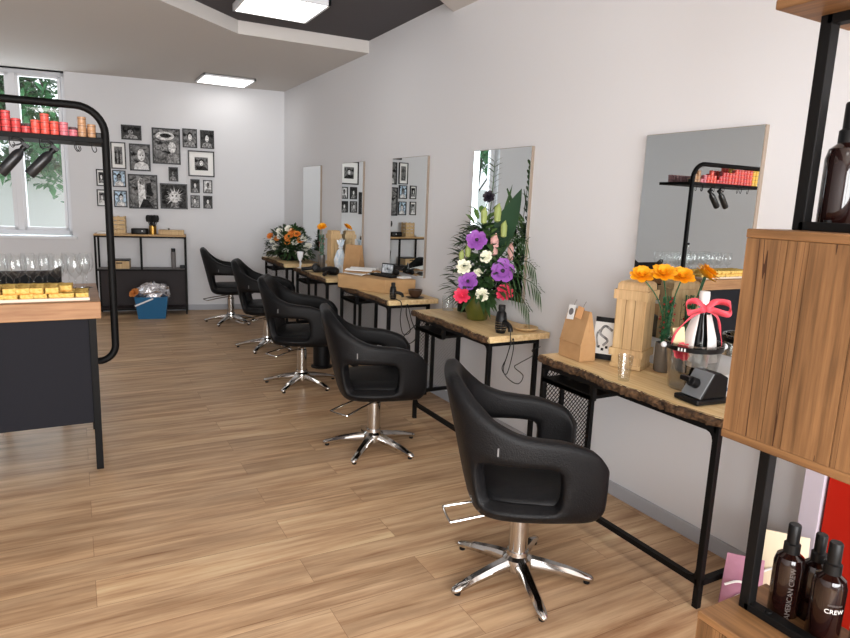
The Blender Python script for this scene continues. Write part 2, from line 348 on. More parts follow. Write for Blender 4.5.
# ---------------------------------------------------------------- outside the window
M['leaf_out'] = mat('tree_leaves_outside', (50, 116, 70), .6, col2=(104, 168, 108), scale=(2, 2, 2))
M['trunk'] = mat('tree_bark', (70, 60, 48), .9)
M['render_white'] = mat('white_render', (235, 235, 232), .8)
M['paving'] = mat('pale_paving', (205, 202, 196), .9)
struct(MB().box(-30, 20, 10.6, 40, -.3, -.2).build('ground_outside', 'paving', smooth=0))
struct(MB().box(-12, 6, 15.5, 15.7, -.2, 1.95).build('garden_wall', 'render_white', smooth=0), 'white garden wall beyond the window')
R0 = random.Random(4)
def tree(label, x, y, h, spread, seed, n):
    rnd = random.Random(seed); t = thing('tree', label, 'tree', (x, y, -.2), 0, 'trees beyond the back window')
    tr = MB(); tr.tube(catmull([(0, 0, 0), (.05, 0, h*.3), (-.08, .05, h*.55), (.05, 0, h*.8)], 4), [.05-.003*i for i in range(13)], 8)
    for k in range(6):
        a = rnd.uniform(0, 2*PI); z = h*rnd.uniform(.35, .6)
        tr.tube([(0, 0, z), (.6*spread*math.cos(a), .6*spread*math.sin(a), z+h*.25)], [.02, .008], 6)
    tr.build('trunk', 'trunk', t)
    f = MB()
    blobs = [(Vector((rnd.uniform(-1, 1)*spread, rnd.uniform(-.6, .6)*spread, h*rnd.uniform(.32, 1))), rnd.uniform(.3, .75)) for _ in range(34)]
    for _ in range(n):
        c, r = rnd.choice(blobs); d = Vector((rnd.gauss(0, 1), rnd.gauss(0, 1), rnd.gauss(0, 1))).normalized()
        p = c+d*r*rnd.uniform(.3, 1); q = Vector((rnd.gauss(0, 1), rnd.gauss(0, 1), rnd.gauss(0, .6)))
        f.leaf(p, q, rnd.uniform(.16, .28), rnd.uniform(.08, .13), .2, seg=2)
    f.build('foliage', 'leaf_out', t, recalc=False)
tree('leafy green tree outside the back window, behind the white mullion', -3.7, 13.4, 5.6, 1.5, 3, 7000)
tree('leafy green tree filling the right pane of the back window', -.05, 14.2, 5.8, 1.5, 8, 9500)
# ---------------------------------------------------------------- ceiling panels
def panel(x, y, z, label, group=None, rz=0, w=.6, d=.6, h=.055):
    t = thing('ceiling_light_panel', label, 'ceiling light', (x, y, z), rz, group)
    f = MB(); a, b = w/2, d/2
    f.box(-a, a, -b, -b+.018, 0, h); f.box(-a, a, b-.018, b, 0, h); f.box(-a, -a+.018, -b, b, 0, h); f.box(a-.018, a, -b, b, 0, h); f.box(-a, a, -b, b, h-.008, h)
    f.build('frame', 'white_plastic', t, smooth=0)
    MB().box(-a+.018, a-.018, -b+.018, b-.018, .004, .014).build('diffuser', 'diffuser', t, smooth=0)
panel(1.485, 5.2, 2.975, 'square lit panel hanging in the dark ceiling trough')
panel(1.70, 8.35, 2.893, 'square lit panel on the lowered ceiling above the back wall', h=.027)
for x, y in ((1.3, 2.2), (1.3, .2), (-.9, -.6), (.3, -1.6)): panel(x, y, 2.885, 'added unseen lit panel on the front lowered ceiling', 'added unseen panels over the front of the salon')  # extra panels out of view, added to light the room
panel(-1.6, 5.6, 2.865, 'added unseen lit panel over the left side of the salon')  # one more panel outside the view, added for its light
# ================================================================ salon chairs
def superellipse(a, b, n, k=36, cx=0, front=None):
    out = []
    for i in range(k):
        t = 2*PI*i/k; c, s = math.cos(t), math.sin(t)
        out.append((cx+a*math.copysign(abs(c)**(2/n), c), b*math.copysign(abs(s)**(2/n), s)))
    return out
def make_chair(label):
    t = thing('salon_chair', label, 'salon chair', (0, 0, 0), 0, 'black salon chairs facing the mirrors')
    half = [(.262, -.235), (.222, -.258), (.100, -.272), (.02, -.276), (-.055, -.274), (-.130, -.262), (-.186, -.232), (-.208, -.170), (-.216, 0)]
    top = [.600, .672, .712, .718, .728, .768, .845, .912, .905]
    und = [.575, .592, .602, .610, .612, .612, .61, .61, .61]
    cols = list(range(9))+list(range(7, -1, -1)); sg = [1]*9+[-1]*8
    b = MB(); grid = []
    for i, s in zip(cols, sg):
        x, y = half[i]; y *= s; lean = [0, 0, .01, .03, .06, .11, .18, .235, .24][i]; row = []
        for z in (.40, .440, und[i], top[i]):
            k = .90 if z < .41 else 1.0
            dx = -max(0, z-.455)*lean; out = 1-max(0, z-.60)*(.40 if i > 5 else .2 if i == 5 else .0)
            row.append(b.v((x*k+dx, y*k*out, z)))
        grid.append(row)
    hole = {3, 4, 5}
    for c in range(16):
        for r in range(3):
            lo = min(cols[c], cols[c+1])
            if r == 1 and lo in (2, 3, 4, 5): continue
            b.face([grid[c][r], grid[c+1][r], grid[c+1][r+1], grid[c][r+1]])
    b.build('backrest_and_arms', 'leather', t, smooth=180, solid=.062, sub=2)
    s = MB(); prev = None
    for sc, z in ((.5, .365), (.84, .368), (.955, .39), (1, .42), (.985, .452), (.92, .472), (.55, .482)):
        ring = [s.v((x*sc+.035, y*sc*1.06, z)) for x, y in superellipse(.272, .243, 2.9, 40)]
        if prev:
            for i in range(40): s.face([prev[i], prev[(i+1) % 40], ring[(i+1) % 40], ring[i]])
        else: s.face(ring[::-1])
        prev = ring
    s.face(prev); s.build('seat', 'leather', t, smooth=60)
    m = MB(); m.box(-.11, .11, -.10, .10, .352, .377); m.cyl((.07, .03, .34), (.16, .11, .335), .008); m.build('seat_plate', 'black_metal', t, bevel=.004)
    c = MB(); c.lathe([(0, .07), (.040, .07), (.040, .30), (.034, .305), (.034, .355), (0, .355)], seg=24); c.build('column', 'chrome', t)
    h = MB(); h.lathe([(0, .045), (.062, .045), (.066, .07), (.062, .095), (.048, .108), (.046, .125), (0, .125)], seg=24); hub = h.build('hub', 'chrome', t)
    for k in range(5):
        a = 2*PI*k/5; d = Vector((1, 0, 0)); n = Vector((-d.y, d.x, 0)); L = MB(); prev = None
        for r, zt, zb, w in ((.045, .098, .05, .030), (.12, .085, .044, .027), (.22, .062, .030, .023), (.285, .042, .018, .021), (.312, .034, .014, .017), (.322, .026, .014, .009)):
            p = d*r; zm = zb+(zt-zb)*.55
            ring = [L.v(p+n*x+Vector((0, 0, z))) for x, z in ((-w*.75, zb), (w*.75, zb), (w, zm), (w*.55, zt), (-w*.55, zt), (-w, zm))]
            if prev:
                for i in range(6): L.face([prev[i], prev[(i+1) % 6], ring[(i+1) % 6], ring[i]])
            else: L.face(ring[::-1])
            prev = ring
        L.face(prev); lg = L.build('leg', 'chrome', t, smooth=50, rot=(0, 0, a))
        MB().lathe([(0, 0), (.013, 0), (.014, .008), (.012, .018), (0, .018)], tuple(d*.295), 14).build('foot_glide', 'black_plastic', lg)
    l = MB(); l.tube(catmull([(-.03, .055, .33), (-.18, .062, .318), (-.30, .068, .302), (-.317, .055, .30), (-.317, -.055, .30), (-.30, -.068, .302), (-.18, -.062, .318), (-.03, -.055, .33)], 5), .0055, 8)
    l.build('pump_lever', 'chrome', t)
    g = MB(); g.box(-.150, -.144, -.292, -.286, .652, .683); g.build('care_tag', mat('grey_tag', (112, 110, 110), .6), t, smooth=0)
    return t
ch = make_chair('nearest black salon chair, at the table with the crate lantern')
chairs = [(1.575, 1.965, 0, -.50), (1.605, 3.53, 1, -.28), (1.62, 5.05, 2, -.45), (1.70, 6.46, 3, -.35), (1.64, 7.93, 4, -.15)]
labs = ['nearest black salon chair, at the table with the crate lantern', 'second nearest black salon chair, at the table with the tall pink flower bouquet',
        'third black salon chair from the front, at the table with the cardboard box', 'fourth black salon chair, second from the back, half hidden behind the third',
        'farthest black salon chair, next to the grey back wall']
base0 = [math.radians(a) for a in (37, 14, 14, 22, 20)]
for (x, y, i, rz), lb in zip(chairs, labs):
    o = ch if i == 0 else copy_tree(ch)
    o.location = (x, y, 0); o.rotation_euler = (0, 0, rz); o['label'] = lb
    for c in o.children:
        if c.name.startswith(('leg', 'hub')): c.rotation_euler = (0, 0, c.rotation_euler.z+base0[i]-rz)
        if c.name.startswith('pump_lever'): c.rotation_euler = (0, 0, [-.32, .42, .38, .3, .2][i]-rz)
# ================================================================ styling tables
def mesh_panel(y, x0, x1, z0, z1):
    b = MB(); st = .026; w = .006; H = z1-z0; W = x1-x0
    for sg in (1, -1):
        k = -H
        while k < W:
            a0, a1 = max(0, k), min(W, k+H)
            if a1-a0 > .004:
                za, zb = a0-k, a1-k
                if sg < 0: za, zb = H-za, H-zb
                b.bar((x0+a0, y, z0+za), (x0+a1, y, z0+zb), .0016, w, up=(0, 1, 0))
            k += st
    return b
def make_table(y0, y1, seed, label, shelf=True):
    rnd = random.Random(seed); t = thing('styling_table', label, 'styling table', (2.3, (y0+y1)/2, 0), 0, 'live edge styling tables along the mirror wall')
    L = (y1-y0)/2; xb, xf = .225, -.222; N = 40
    def edge(f, ins=0):
        y = -L+2*L*f; return xf+.010*math.sin(f*7+seed*2.1)+.007*math.sin(f*19+seed)+.003*math.sin(f*53+seed)+ins
    top = MB(); pts = [(edge(i/N), -L+2*L*i/N) for i in range(N+1)]
    A = [top.v((x, y, .795)) for x, y in pts]; B = [top.v((x+.012, y, .757)) for x, y in pts]
    A2 = [top.v((xb, y, .795)) for _, y in pts]; B2 = [top.v((xb, y, .757)) for _, y in pts]
    for i in range(N):
        top.face([A[i], A2[i], A2[i+1], A[i+1]]); top.face([B[i], B[i+1], B2[i+1], B2[i]]); top.face([A[i], A[i+1], B[i+1], B[i]]); top.face([A2[i], B2[i], B2[i+1], A2[i+1]])
    top.face([A[0], B[0], B2[0], A2[0]]); top.face([A[N], A2[N], B2[N], B[N]])
    top.build('tabletop', 'oak_top', t, smooth=30)
    bk = MB(); rows = []
    for i in range(N*2+1):
        f = i/(2*N); y = -L+2*L*f; x = edge(f); j = lambda a: rnd.uniform(-a, a)
        rows.append([bk.v((x+.004, y, .7965)) , bk.v((x-.006+j(.003), y, .790+j(.004))), bk.v((x-.010+j(.005), y, .776+j(.005))), bk.v((x-.004+j(.004), y, .758+j(.004))), bk.v((x+.014, y, .752))])
    for a, b in zip(rows, rows[1:]):
        for k in range(4): bk.face([a[k], b[k], b[k+1], a[k+1]])
    bk.build('bark_edge', 'bark', t, smooth=0)
    fx, bx, r = -.195, .150, .026; ya, yb = -L+.03, L-.03
    for x in (fx, bx):
        for y in (ya, yb): MB().box(x-r/2, x+r/2, y-r/2, y+r/2, 0, .757).build('leg', 'black_metal', t, smooth=0, bevel=.002)
    fr = MB()
    for x in (fx, bx): fr.box(x-r/2, x+r/2, ya, yb, .732, .757)
    for y in (ya, yb): fr.box(fx, bx, y-r/2, y+r/2, .732, .757)
    ft = MB(); ft.box(fx-r/2, fx+r/2, ya, yb, .098, .122); ft.box(fx, bx, ya-r/2, ya+r/2, .098, .122)
    
    for y, s in ((ya, 1), (yb, -1)):
        for x, q in ((fx, 1),):
            for zc, dz in ((.732, -1), (.122, 1)):
                pr = [(0, 0), (.05, 0), (.018, .010*1.0), (.008, .022), (0, .05)]
                (fr if dz < 0 else ft).prism([(s*(a-.002), dz*(b2-.004)) for a, b2 in pr], -.010, .010, lambda a, b2, z, x=x, y=y, s=s, zc=zc: (x+z, y+s*r/2+a, zc+b2))
    fr.build('frame', 'black_metal', t, smooth=0); ft.build('foot_rail', 'black_metal', t, smooth=0)
    MB().box(fx, bx, yb-r/2, yb+r/2, .190, .212).build('side_rail', 'black_metal', t, smooth=0)
    if shelf:
        ys = yb-.36
        sh = MB().box(fx-r/2, bx, ys, yb, .665, .682); sh.box(fx-r/2, fx+.01, ys, yb, .660, .688); sh.box(fx-.012, fx+.012, ys-.012, ys+.012, .66, .757)
        sh.box(bx-.012, bx+.012, ys-.012, ys+.012, .66, .757)
        sh.build('under_shelf', 'black_metal', t, smooth=0)
        MB().box(-.078, -.054, yb-.008, yb+.008, .21, .732).build('panel_strut', 'black_metal', t, smooth=0)
        mesh_panel(yb, fx, bx, .205, .735).build('side_mesh', 'black_metal', t, smooth=0)
    return t
make_table(1.45, 2.54, 1, 'nearest live edge styling table, holding the wooden crate lantern and ice bucket')
make_table(2.99, 3.95, 2, 'second live edge styling table, holding the tall bouquet in a green pot')
make_table(4.37, 5.43, 3, 'third live edge styling table, under the wide cardboard box')
make_table(5.76, 6.76, 4, 'fourth live edge styling table, with lantern, paper bag and hair dryer')
make_table(7.10, 8.06, 5, 'farthest live edge styling table, under the orange and white rose bowl')
# ================================================================ mirrors
for (y0, y1), lb in zip(((1.73, 2.364), (3.28, 3.94), (4.63, 5.28), (5.95, 6.51), (7.20, 7.83)),
        ('nearest wall mirror, reflecting the rack of pots above the crate lantern', 'second wall mirror, behind the tall flower bouquet', 'third wall mirror, above the cardboard box, reflecting pictures',
         'fourth wall mirror, narrow from here, above the brown paper bag', 'farthest wall mirror, next to the back corner')):
    t = thing('wall_mirror', lb, 'mirror', (WX, (y0+y1)/2, .93), 0, 'frameless mirrors on the right wall'); w = (y1-y0)/2
    MB().box(-.020, 0, -w, w, 0, .99).build('backing', 'mirror_edge', t, smooth=0)
    MB().box(-.0235, -.0205, -w+.003, w-.003, .003, .987).build('mirror_glass', 'mirror', t, smooth=0)
# ================================================================ display counter with the tube rack
ct = thing('display_counter', 'anthracite display counter with thick wooden top carrying glasses and pastries', 'counter', (-.33, 4.2, 0))
cb = MB().box(-.42, .405, -.78+.42, .34, .27, .864); cb.build('body', 'counter_panel', ct, smooth=0, bevel=.004)
MB().box(-.46, .432, -.395, .385, .864, .956).build('countertop', 'counter_wood', ct, smooth=0, bevel=.004)
for x in (-.40, .388):
    for y in (-.362, .33): MB().box(x-.018, x+.018, y-.018, y+.018, 0, .864).build('leg', 'rack_metal', ct, smooth=0, bevel=.002)
RX0, RX1, RY, RZ0, RZ1 = -.90, .172, 3.985, .585, 1.983
rk = thing('tube_rack', 'black rounded tube rack with a shelf of colour pots above the counter', 'rack', (-.33, RY, 0))
def arc(cx, cz, r, a0, a1, n=8): return [(cx+r*math.cos(a0+(a1-a0)*k/n), 0, cz+r*math.sin(a0+(a1-a0)*k/n)) for k in range(n+1)]
x0, x1, r = RX0+.33, RX1+.33, .14
pts = [(x1-.09, 0, RZ0)]+arc(x1-.09, RZ0+.09, .09, -PI/2, 0)+arc(x1-r, RZ1-r, r, 0, PI/2)+arc(x0+r, RZ1-r, r, PI/2, PI)+arc(x0+.09, RZ0+.09, .09, PI, 1.5*PI)
MB().tube(pts, .020, 12).build('tube_frame', 'rack_metal', rk)
MB().box(x1-.14, x1-.07, -.014, .014, RZ0-.014, RZ0+.014).box(x0+.07, x0+.14, -.014, .014, RZ0-.014, RZ0+.014).build('bracket', 'rack_metal', rk, smooth=0)
MB().box(x0, x1+.012, -.012, .36, 1.796, 1.822).build('shelf', 'rack_metal', rk, smooth=0, bevel=.002)
hooks = [-.27, -.137, .022, .03, .105, -.47, -.52, -.62]
def hook(x): return MB().tube(catmull([(x+.33, 0, 1.797), (x+.33, 0, 1.765), (x+.342, 0, 1.745), (x+.352, 0, 1.757), (x+.348, 0, 1.772)], 4), .0022, 6)
for x in hooks: hook(x).build('hook', 'black_metal', rk)
# spray bottles
M['spray_grey'] = mat('smoky_bottle', (34, 34, 36), .3)
def spray(label, x, z, rot):
    t = thing('spray_bottle', label, 'spray bottle', (x, RY-.004, z), 0, 'black spray bottles hanging from the rack'); t.rotation_euler = (0, rot, 0)
    MB().lathe([(0, -.155), (.024, -.155), (.027, -.15), (.027, -.03), (.022, -.01), (.013, .004), (.013, .012), (0, .012)], seg=18).build('bottle', 'spray_grey', t)
    h = MB(); h.cyl((0, 0, .008), (0, 0, .028), .015); h.box(-.022, .018, -.011, .011, .026, .046)
    h.tube(catmull([(-.018, 0, .04), (-.035, 0, .044), (-.055, 0, .036), (-.068, 0, .018)], 4), [.009]*4+[.007]*4+[.006]*4+[.004], 8)
    hd = h.build('spray_head', 'black_plastic', t, bevel=.002)
    MB().tube(catmull([(-.02, 0, .03), (-.03, 0, .012), (-.045, 0, -.004)], 4), .004, 6).build('trigger', 'black_plastic', hd)
spray('left black spray bottle hanging from the rack in front of the window', -.222, 1.730, .68)
spray('right black spray bottle hanging from the rack in front of the window', -.092, 1.726, .72)
# colour pots
for k, c in dict(coral=(222, 88, 74), red=(204, 74, 74), pink=(206, 112, 122), gold=(178, 136, 100), yellow=(226, 180, 70), mauve=(150, 112, 116)).items():
    M['pot_'+k] = mat('pot_'+k, c, .35)
M['pot_lid'] = mat('pot_lid_band', (70, 48, 44), .35)
pot_proto = {}
def pot(kind, x, y, z, label, group):
    if kind not in pot_proto:
        t = thing('colour_pot', label, 'pot', (x, y, z), 0, group)
        MB().lathe([(0, 0), (.0195, 0), (.0205, .002), (.0205, .024), (0, .024)], seg=14).build('jar', 'pot_'+kind, t)
        MB().lathe([(.0, .024), (.0212, .024), (.0212, .033), (.0195, .035), (0, .035)], seg=14).build('lid', 'pot_'+kind, t)
        MB().lathe([(.0208, .0215), (.0211, .0215), (.0211, .025), (.0208, .025)], seg=14).build('seam', 'pot_lid', t)
        pot_proto[kind] = t; return t
    o = copy_tree(pot_proto[kind]); o.location = (x, y, z); o['label'] = label; o['group'] = group
    return o
front = [(.108, 2, 'gold'), (.063, 3, 'gold'), (.020, 1, 'pink'), (-.023, 2, 'pink'), (-.066, 2, 'coral'), (-.109, 3, 'coral'), (-.152, 2, 'coral'), (-.195, 1, 'red'), (-.238, 2, 'red'), (-.281, 3, 'red'), (-.324, 3, 'red'),
         (-.367, 3, 'coral'), (-.410, 3, 'red'), (-.453, 4, 'coral'), (-.496, 4, 'red'), (-.539, 4, 'coral'), (-.582, 4, 'red'), (-.625, 5, 'coral'), (-.668, 5, 'coral'), (-.711, 5, 'yellow'), (-.754, 5, 'yellow')]
tiers = ['bottom', 'second', 'third', 'fourth', 'fifth']
def where(x):
    if x > .05: return 'at the post end of the rack shelf'
    if x > -.05: return 'just left of the gold pots'
    if x > -.17: return 'above the right spray bottle'
    if x > -.35: return 'above the left spray bottle'
    return 'seen in the nearest mirror'
for row, (dy, rowname) in enumerate(((.03, 'front row'), (.078, 'second row'), (.30, 'back row'))):
    for i, (x, n, k) in enumerate(front):
        kk = k; h = n
        if row == 1: h = max(1, n-(i % 2)) if i > 3 else n-1
        if row == 2: kk = 'mauve' if x > -.3 else k; h = 2 if x > -.4 else n
        for q in range(h):
            lab = f'{kk} pot, {rowname}, {tiers[q]} tier, {where(x)}'
            pot(kk, x, RY+dy+.002*math.sin(7*i+q), 1.822+q*.0352, lab, f'{kk} colour pots, {rowname}, {tiers[q]} tier, {where(x)}')
t = MB().box(.128, .162, RY+.012, RY+.055, 1.822, 1.850).build('small_box', 'black_plastic', smooth=0, bevel=.003); tag(t, 'flat dark box at the rack post end of the pot shelf', 'box', )
# wine glasses
gp = None; gi = 0
def wineglass():
    o = MB(); outer = [(0, 0), (.034, 0), (.034, .002), (.012, .005), (.0042, .012), (.0038, .075), (.008, .085), (.026, .10), (.038, .125), (.0415, .15), (.039, .18), (.033, .212)]
    inner = [(.0315, .212), (.0375, .18), (.040, .15), (.0365, .126), (.024, .102), (.006, .089), (0, .088)]
    return o.lathe(outer, seg=22)
cols = [.052, -.050, -.155, -.258, -.360, -.462, -.565, -.668]
for r, y in enumerate((4.385, 4.285, 4.19)):
    for i, x in enumerate(cols):
        xx = x-.03*r+(.006 if (i+r) % 2 else -.004); yy = y+.008*math.sin(3*i+r)
        side = ['at the rack post end', 'second from the rack post', 'third from the rack post', 'fourth from the rack post', 'fifth from the rack post', 'sixth from the rack post', 'seventh from the rack post', 'farthest from the rack post'][i]
        lab = f'clear stemmed wine glass, {["back", "middle", "front"][r]} row on the counter, {side}'
        if gp is None: gp = wineglass().build('wine_glass', 'glass', loc=(xx, yy, .956), smooth=60); o = gp
        else:
            o = gp.copy(); COL.objects.link(o); o.location = (xx, yy, .956)
        tag(o, lab, 'wine glass', 'wine glasses on the counter')
# tray with pastries
M['tray'] = mat('pale_tray', (222, 200, 178), .45)
M['pastry'] = mat('yellow_pastry', (212, 168, 80), .95, spec=.05, col2=(234, 202, 124), scale=(60, 60, 60), bump=1)
M['crust'] = mat('brown_crust', (190, 126, 56), .95, spec=.05, col2=(226, 176, 92), scale=(40, 40, 40))
tr = MB(); tr.box(-.37, .37, -.125, .125, 0, .008)
for a in ((-.37, .37, -.135, -.122), (-.37, .37, .122, .135), (-.378, -.366, -.135, .135), (.366, .378, -.135, .135)): tr.box(a[0], a[1], a[2], a[3], .003, .020)
tag(tr.build('serving_tray', 'tray', loc=(-.325, 3.975, .956), smooth=0, bevel=.003), 'long pale serving tray of yellow pastries on the wooden counter', 'tray')
rnd = random.Random(5)
pp = None; where_p = ['front', 'middle', 'back']
for lvl in range(2):
    for r in range(3):
        for i in range(11):
            if lvl == 1 and (i < 1 or (r == 0 and i == 1)): continue
            x = .015-.064*i+rnd.uniform(-.003, .003)-.012*lvl; y = 3.90+.075*r+rnd.uniform(-.004, .004)
            if pp is None:
                o = thing('pastry_slice', '', 'pastry', (x, y, .964)); pp = o
                b = MB().box(-.031, .031, -.036, .036, .007, .032); bmesh.ops.subdivide_edges(b.bm, edges=b.bm.edges[:], cuts=4, use_grid_fill=True)
                for v in b.bm.verts: v.co += Vector((rnd.uniform(-.003, .003), rnd.uniform(-.003, .003), rnd.uniform(-.004, .003) if v.co.z > .012 else 0))
                b.build('filling', 'pastry', o, smooth=180)
                MB().box(-.0305, .0305, -.0365, .0365, 0, .008).build('crust', 'crust', o, smooth=0, bevel=.002)
            else:
                o = copy_tree(pp)
            o.location = (x, y, .9643+.0325*lvl); o.rotation_euler = (0, 0, rnd.uniform(-.16, .16))
            n = ['first', 'second', 'third', 'fourth', 'fifth', 'sixth', 'seventh', 'eighth', 'ninth', 'tenth', 'eleventh'][i]
            o['label'] = f'yellow pastry slice, {["lower", "upper"][lvl]} layer, {where_p[r]} row, {n} from the rack post end'
            o['group'] = 'pastry slices on the counter tray'
# glass bottle on the counter (seen in the nearest mirror)
wb = thing('water_bottle', 'clear glass bottle behind the wine glasses, seen in the nearest mirror', 'bottle', (-.50, 4.50, .956))
MB().lathe([(0, 0), (.036, 0), (.037, .005), (.037, .17), (.03, .20), (.014, .225), (.013, .27), (.011, .27), (.012, .225), (.028, .199), (.035, .17), (.035, .006), (0, .004)], seg=20).build('body', 'glass', wb)
MB().cyl((0, 0, .268), (0, 0, .29), .015).build('cap', 'black_plastic', wb)
# black chair behind the counter
bc = thing('counter_chair', 'black high chair standing behind the glasses on the counter', 'chair', (-.30, 4.86, 0))
MB().box(-.2, .2, -.02, .36, .60, .66).build('seat', 'leather', bc, bevel=.02)
MB().prism([(-.2, .66), (.2, .66), (.21, 1.05), (.15, 1.015), (-.15, 1.015), (-.21, 1.05)], -.06, -.015, lambda x, y, z: (x, z, y)).build('backrest', 'leather', bc, smooth=0, bevel=.01)
for x in (-.17, .17):
    for y in (.0, .33): MB().cyl((x, y, 0), (x, y, .6), .013).build('leg', 'black_metal', bc)
# ================================================================ pictures on the back wall
P_ = [(-1.997, -1.766, 2.173, 2.351), (-2.126, -1.955, 1.810, 2.136), (-1.915, -1.672, 1.798, 2.130), (-1.646, -1.313, 1.899, 2.342), (-1.285, -1.108, 2.121, 2.356), (-1.071, -0.900, 2.122, 2.352), (-1.463, -1.348, 1.688, 1.866), (-1.226, -0.901, 1.762, 2.090), (-2.302, -2.181, 1.591, 1.796), (-2.120, -1.967, 1.588, 1.793), (-2.306, -2.188, 1.342, 1.549), (-2.114, -1.962, 1.338, 1.545), (-1.943, -1.600, 1.326, 1.756), (-1.573, -1.243, 1.336, 1.658), (-1.203, -1.089, 1.551, 1.727), (-1.048, -0.933, 1.553, 1.723), (-1.208, -1.092, 1.357, 1.522), (-1.052, -0.935, 1.355, 1.521)]
PL = ['small landscape photo highest on the left of the wall', 'white-matted photo of a building behind the rack post', 'portrait of a light-haired person in a white top, left of centre', 'large photo with a bright swirl, top centre of the wall',
      'small square portrait, top row, left of the last picture', 'small dark portrait in the top right corner', 'smallest dark portrait in the middle of the wall', 'white-matted portrait with wide white border at the right',
      'small white-bordered portrait left of the rack post, upper one', 'small bluish photo right of the rack post, upper one', 'small white-bordered photo left of the rack post, lower one', 'small bluish photo right of the rack post, lower one',
      'large photo of a pale figure, lower left of centre', 'square photo of a tousled pale head, lower centre', 'small portrait of the right four, upper left one', 'small portrait of the right four, upper right one', 'small portrait of the right four, lower left one', 'small portrait of the right four, lower right one']
def grey_noise(name, lo, hi, scale, tint=(1, 1, 1), seed=0, dist=1.5):
    m = bpy.data.materials.new(name); m.use_nodes = True; nt = m.node_tree; b = nt.nodes['Principled BSDF']; b.inputs['Roughness'].default_value = .55; b.inputs['Specular IOR Level'].default_value = .12
    tc = nt.nodes.new('ShaderNodeTexCoord'); mp = nt.nodes.new('ShaderNodeMapping'); mp.inputs['Location'].default_value = (seed*3.1, seed*1.7, seed*.9)
    n = nt.nodes.new('ShaderNodeTexNoise'); n.inputs['Scale'].default_value = scale; n.inputs['Detail'].default_value = 4; n.inputs['Distortion'].default_value = dist
    r = nt.nodes.new('ShaderNodeValToRGB'); r.color_ramp.elements[0].position = .36; r.color_ramp.elements[1].position = .64
    r.color_ramp.elements[0].color = (*lin([lo*t for t in tint]), 1); r.color_ramp.elements[1].color = (*lin([min(255, hi*t) for t in tint]), 1)
    nt.links.new(tc.outputs['Object'], mp.inputs[0]); nt.links.new(mp.outputs[0], n.inputs[0]); nt.links.new(n.outputs['Fac'], r.inputs[0]); nt.links.new(r.outputs[0], b.inputs['Base Color'])
    return m
M['picture_frame'] = mat('black_picture_frame', (18, 18, 19), .4)
M['tone_dark'] = grey_noise('print_dark', 6, 50, 22, seed=1); M['tone_mid'] = grey_noise('print_mid', 70, 180, 26, seed=2); M['tone_light'] = grey_noise('print_light', 175, 250, 24, seed=3)
M['tone_blue'] = grey_noise('print_blue', 110, 250, 22, (.84, .94, 1.04), seed=4); M['tone_bg'] = grey_noise('print_background', 15, 150, 15, seed=5); M['tone_bgdark'] = grey_noise('print_background_dark', 8, 80, 15, seed=6)
def ell(cx, cz, rx, rz, n=18, a0=0, a1=2*PI): return [(cx+rx*math.cos(a0+(a1-a0)*k/n), cz+rz*math.sin(a0+(a1-a0)*k/n)) for k in range(n)]
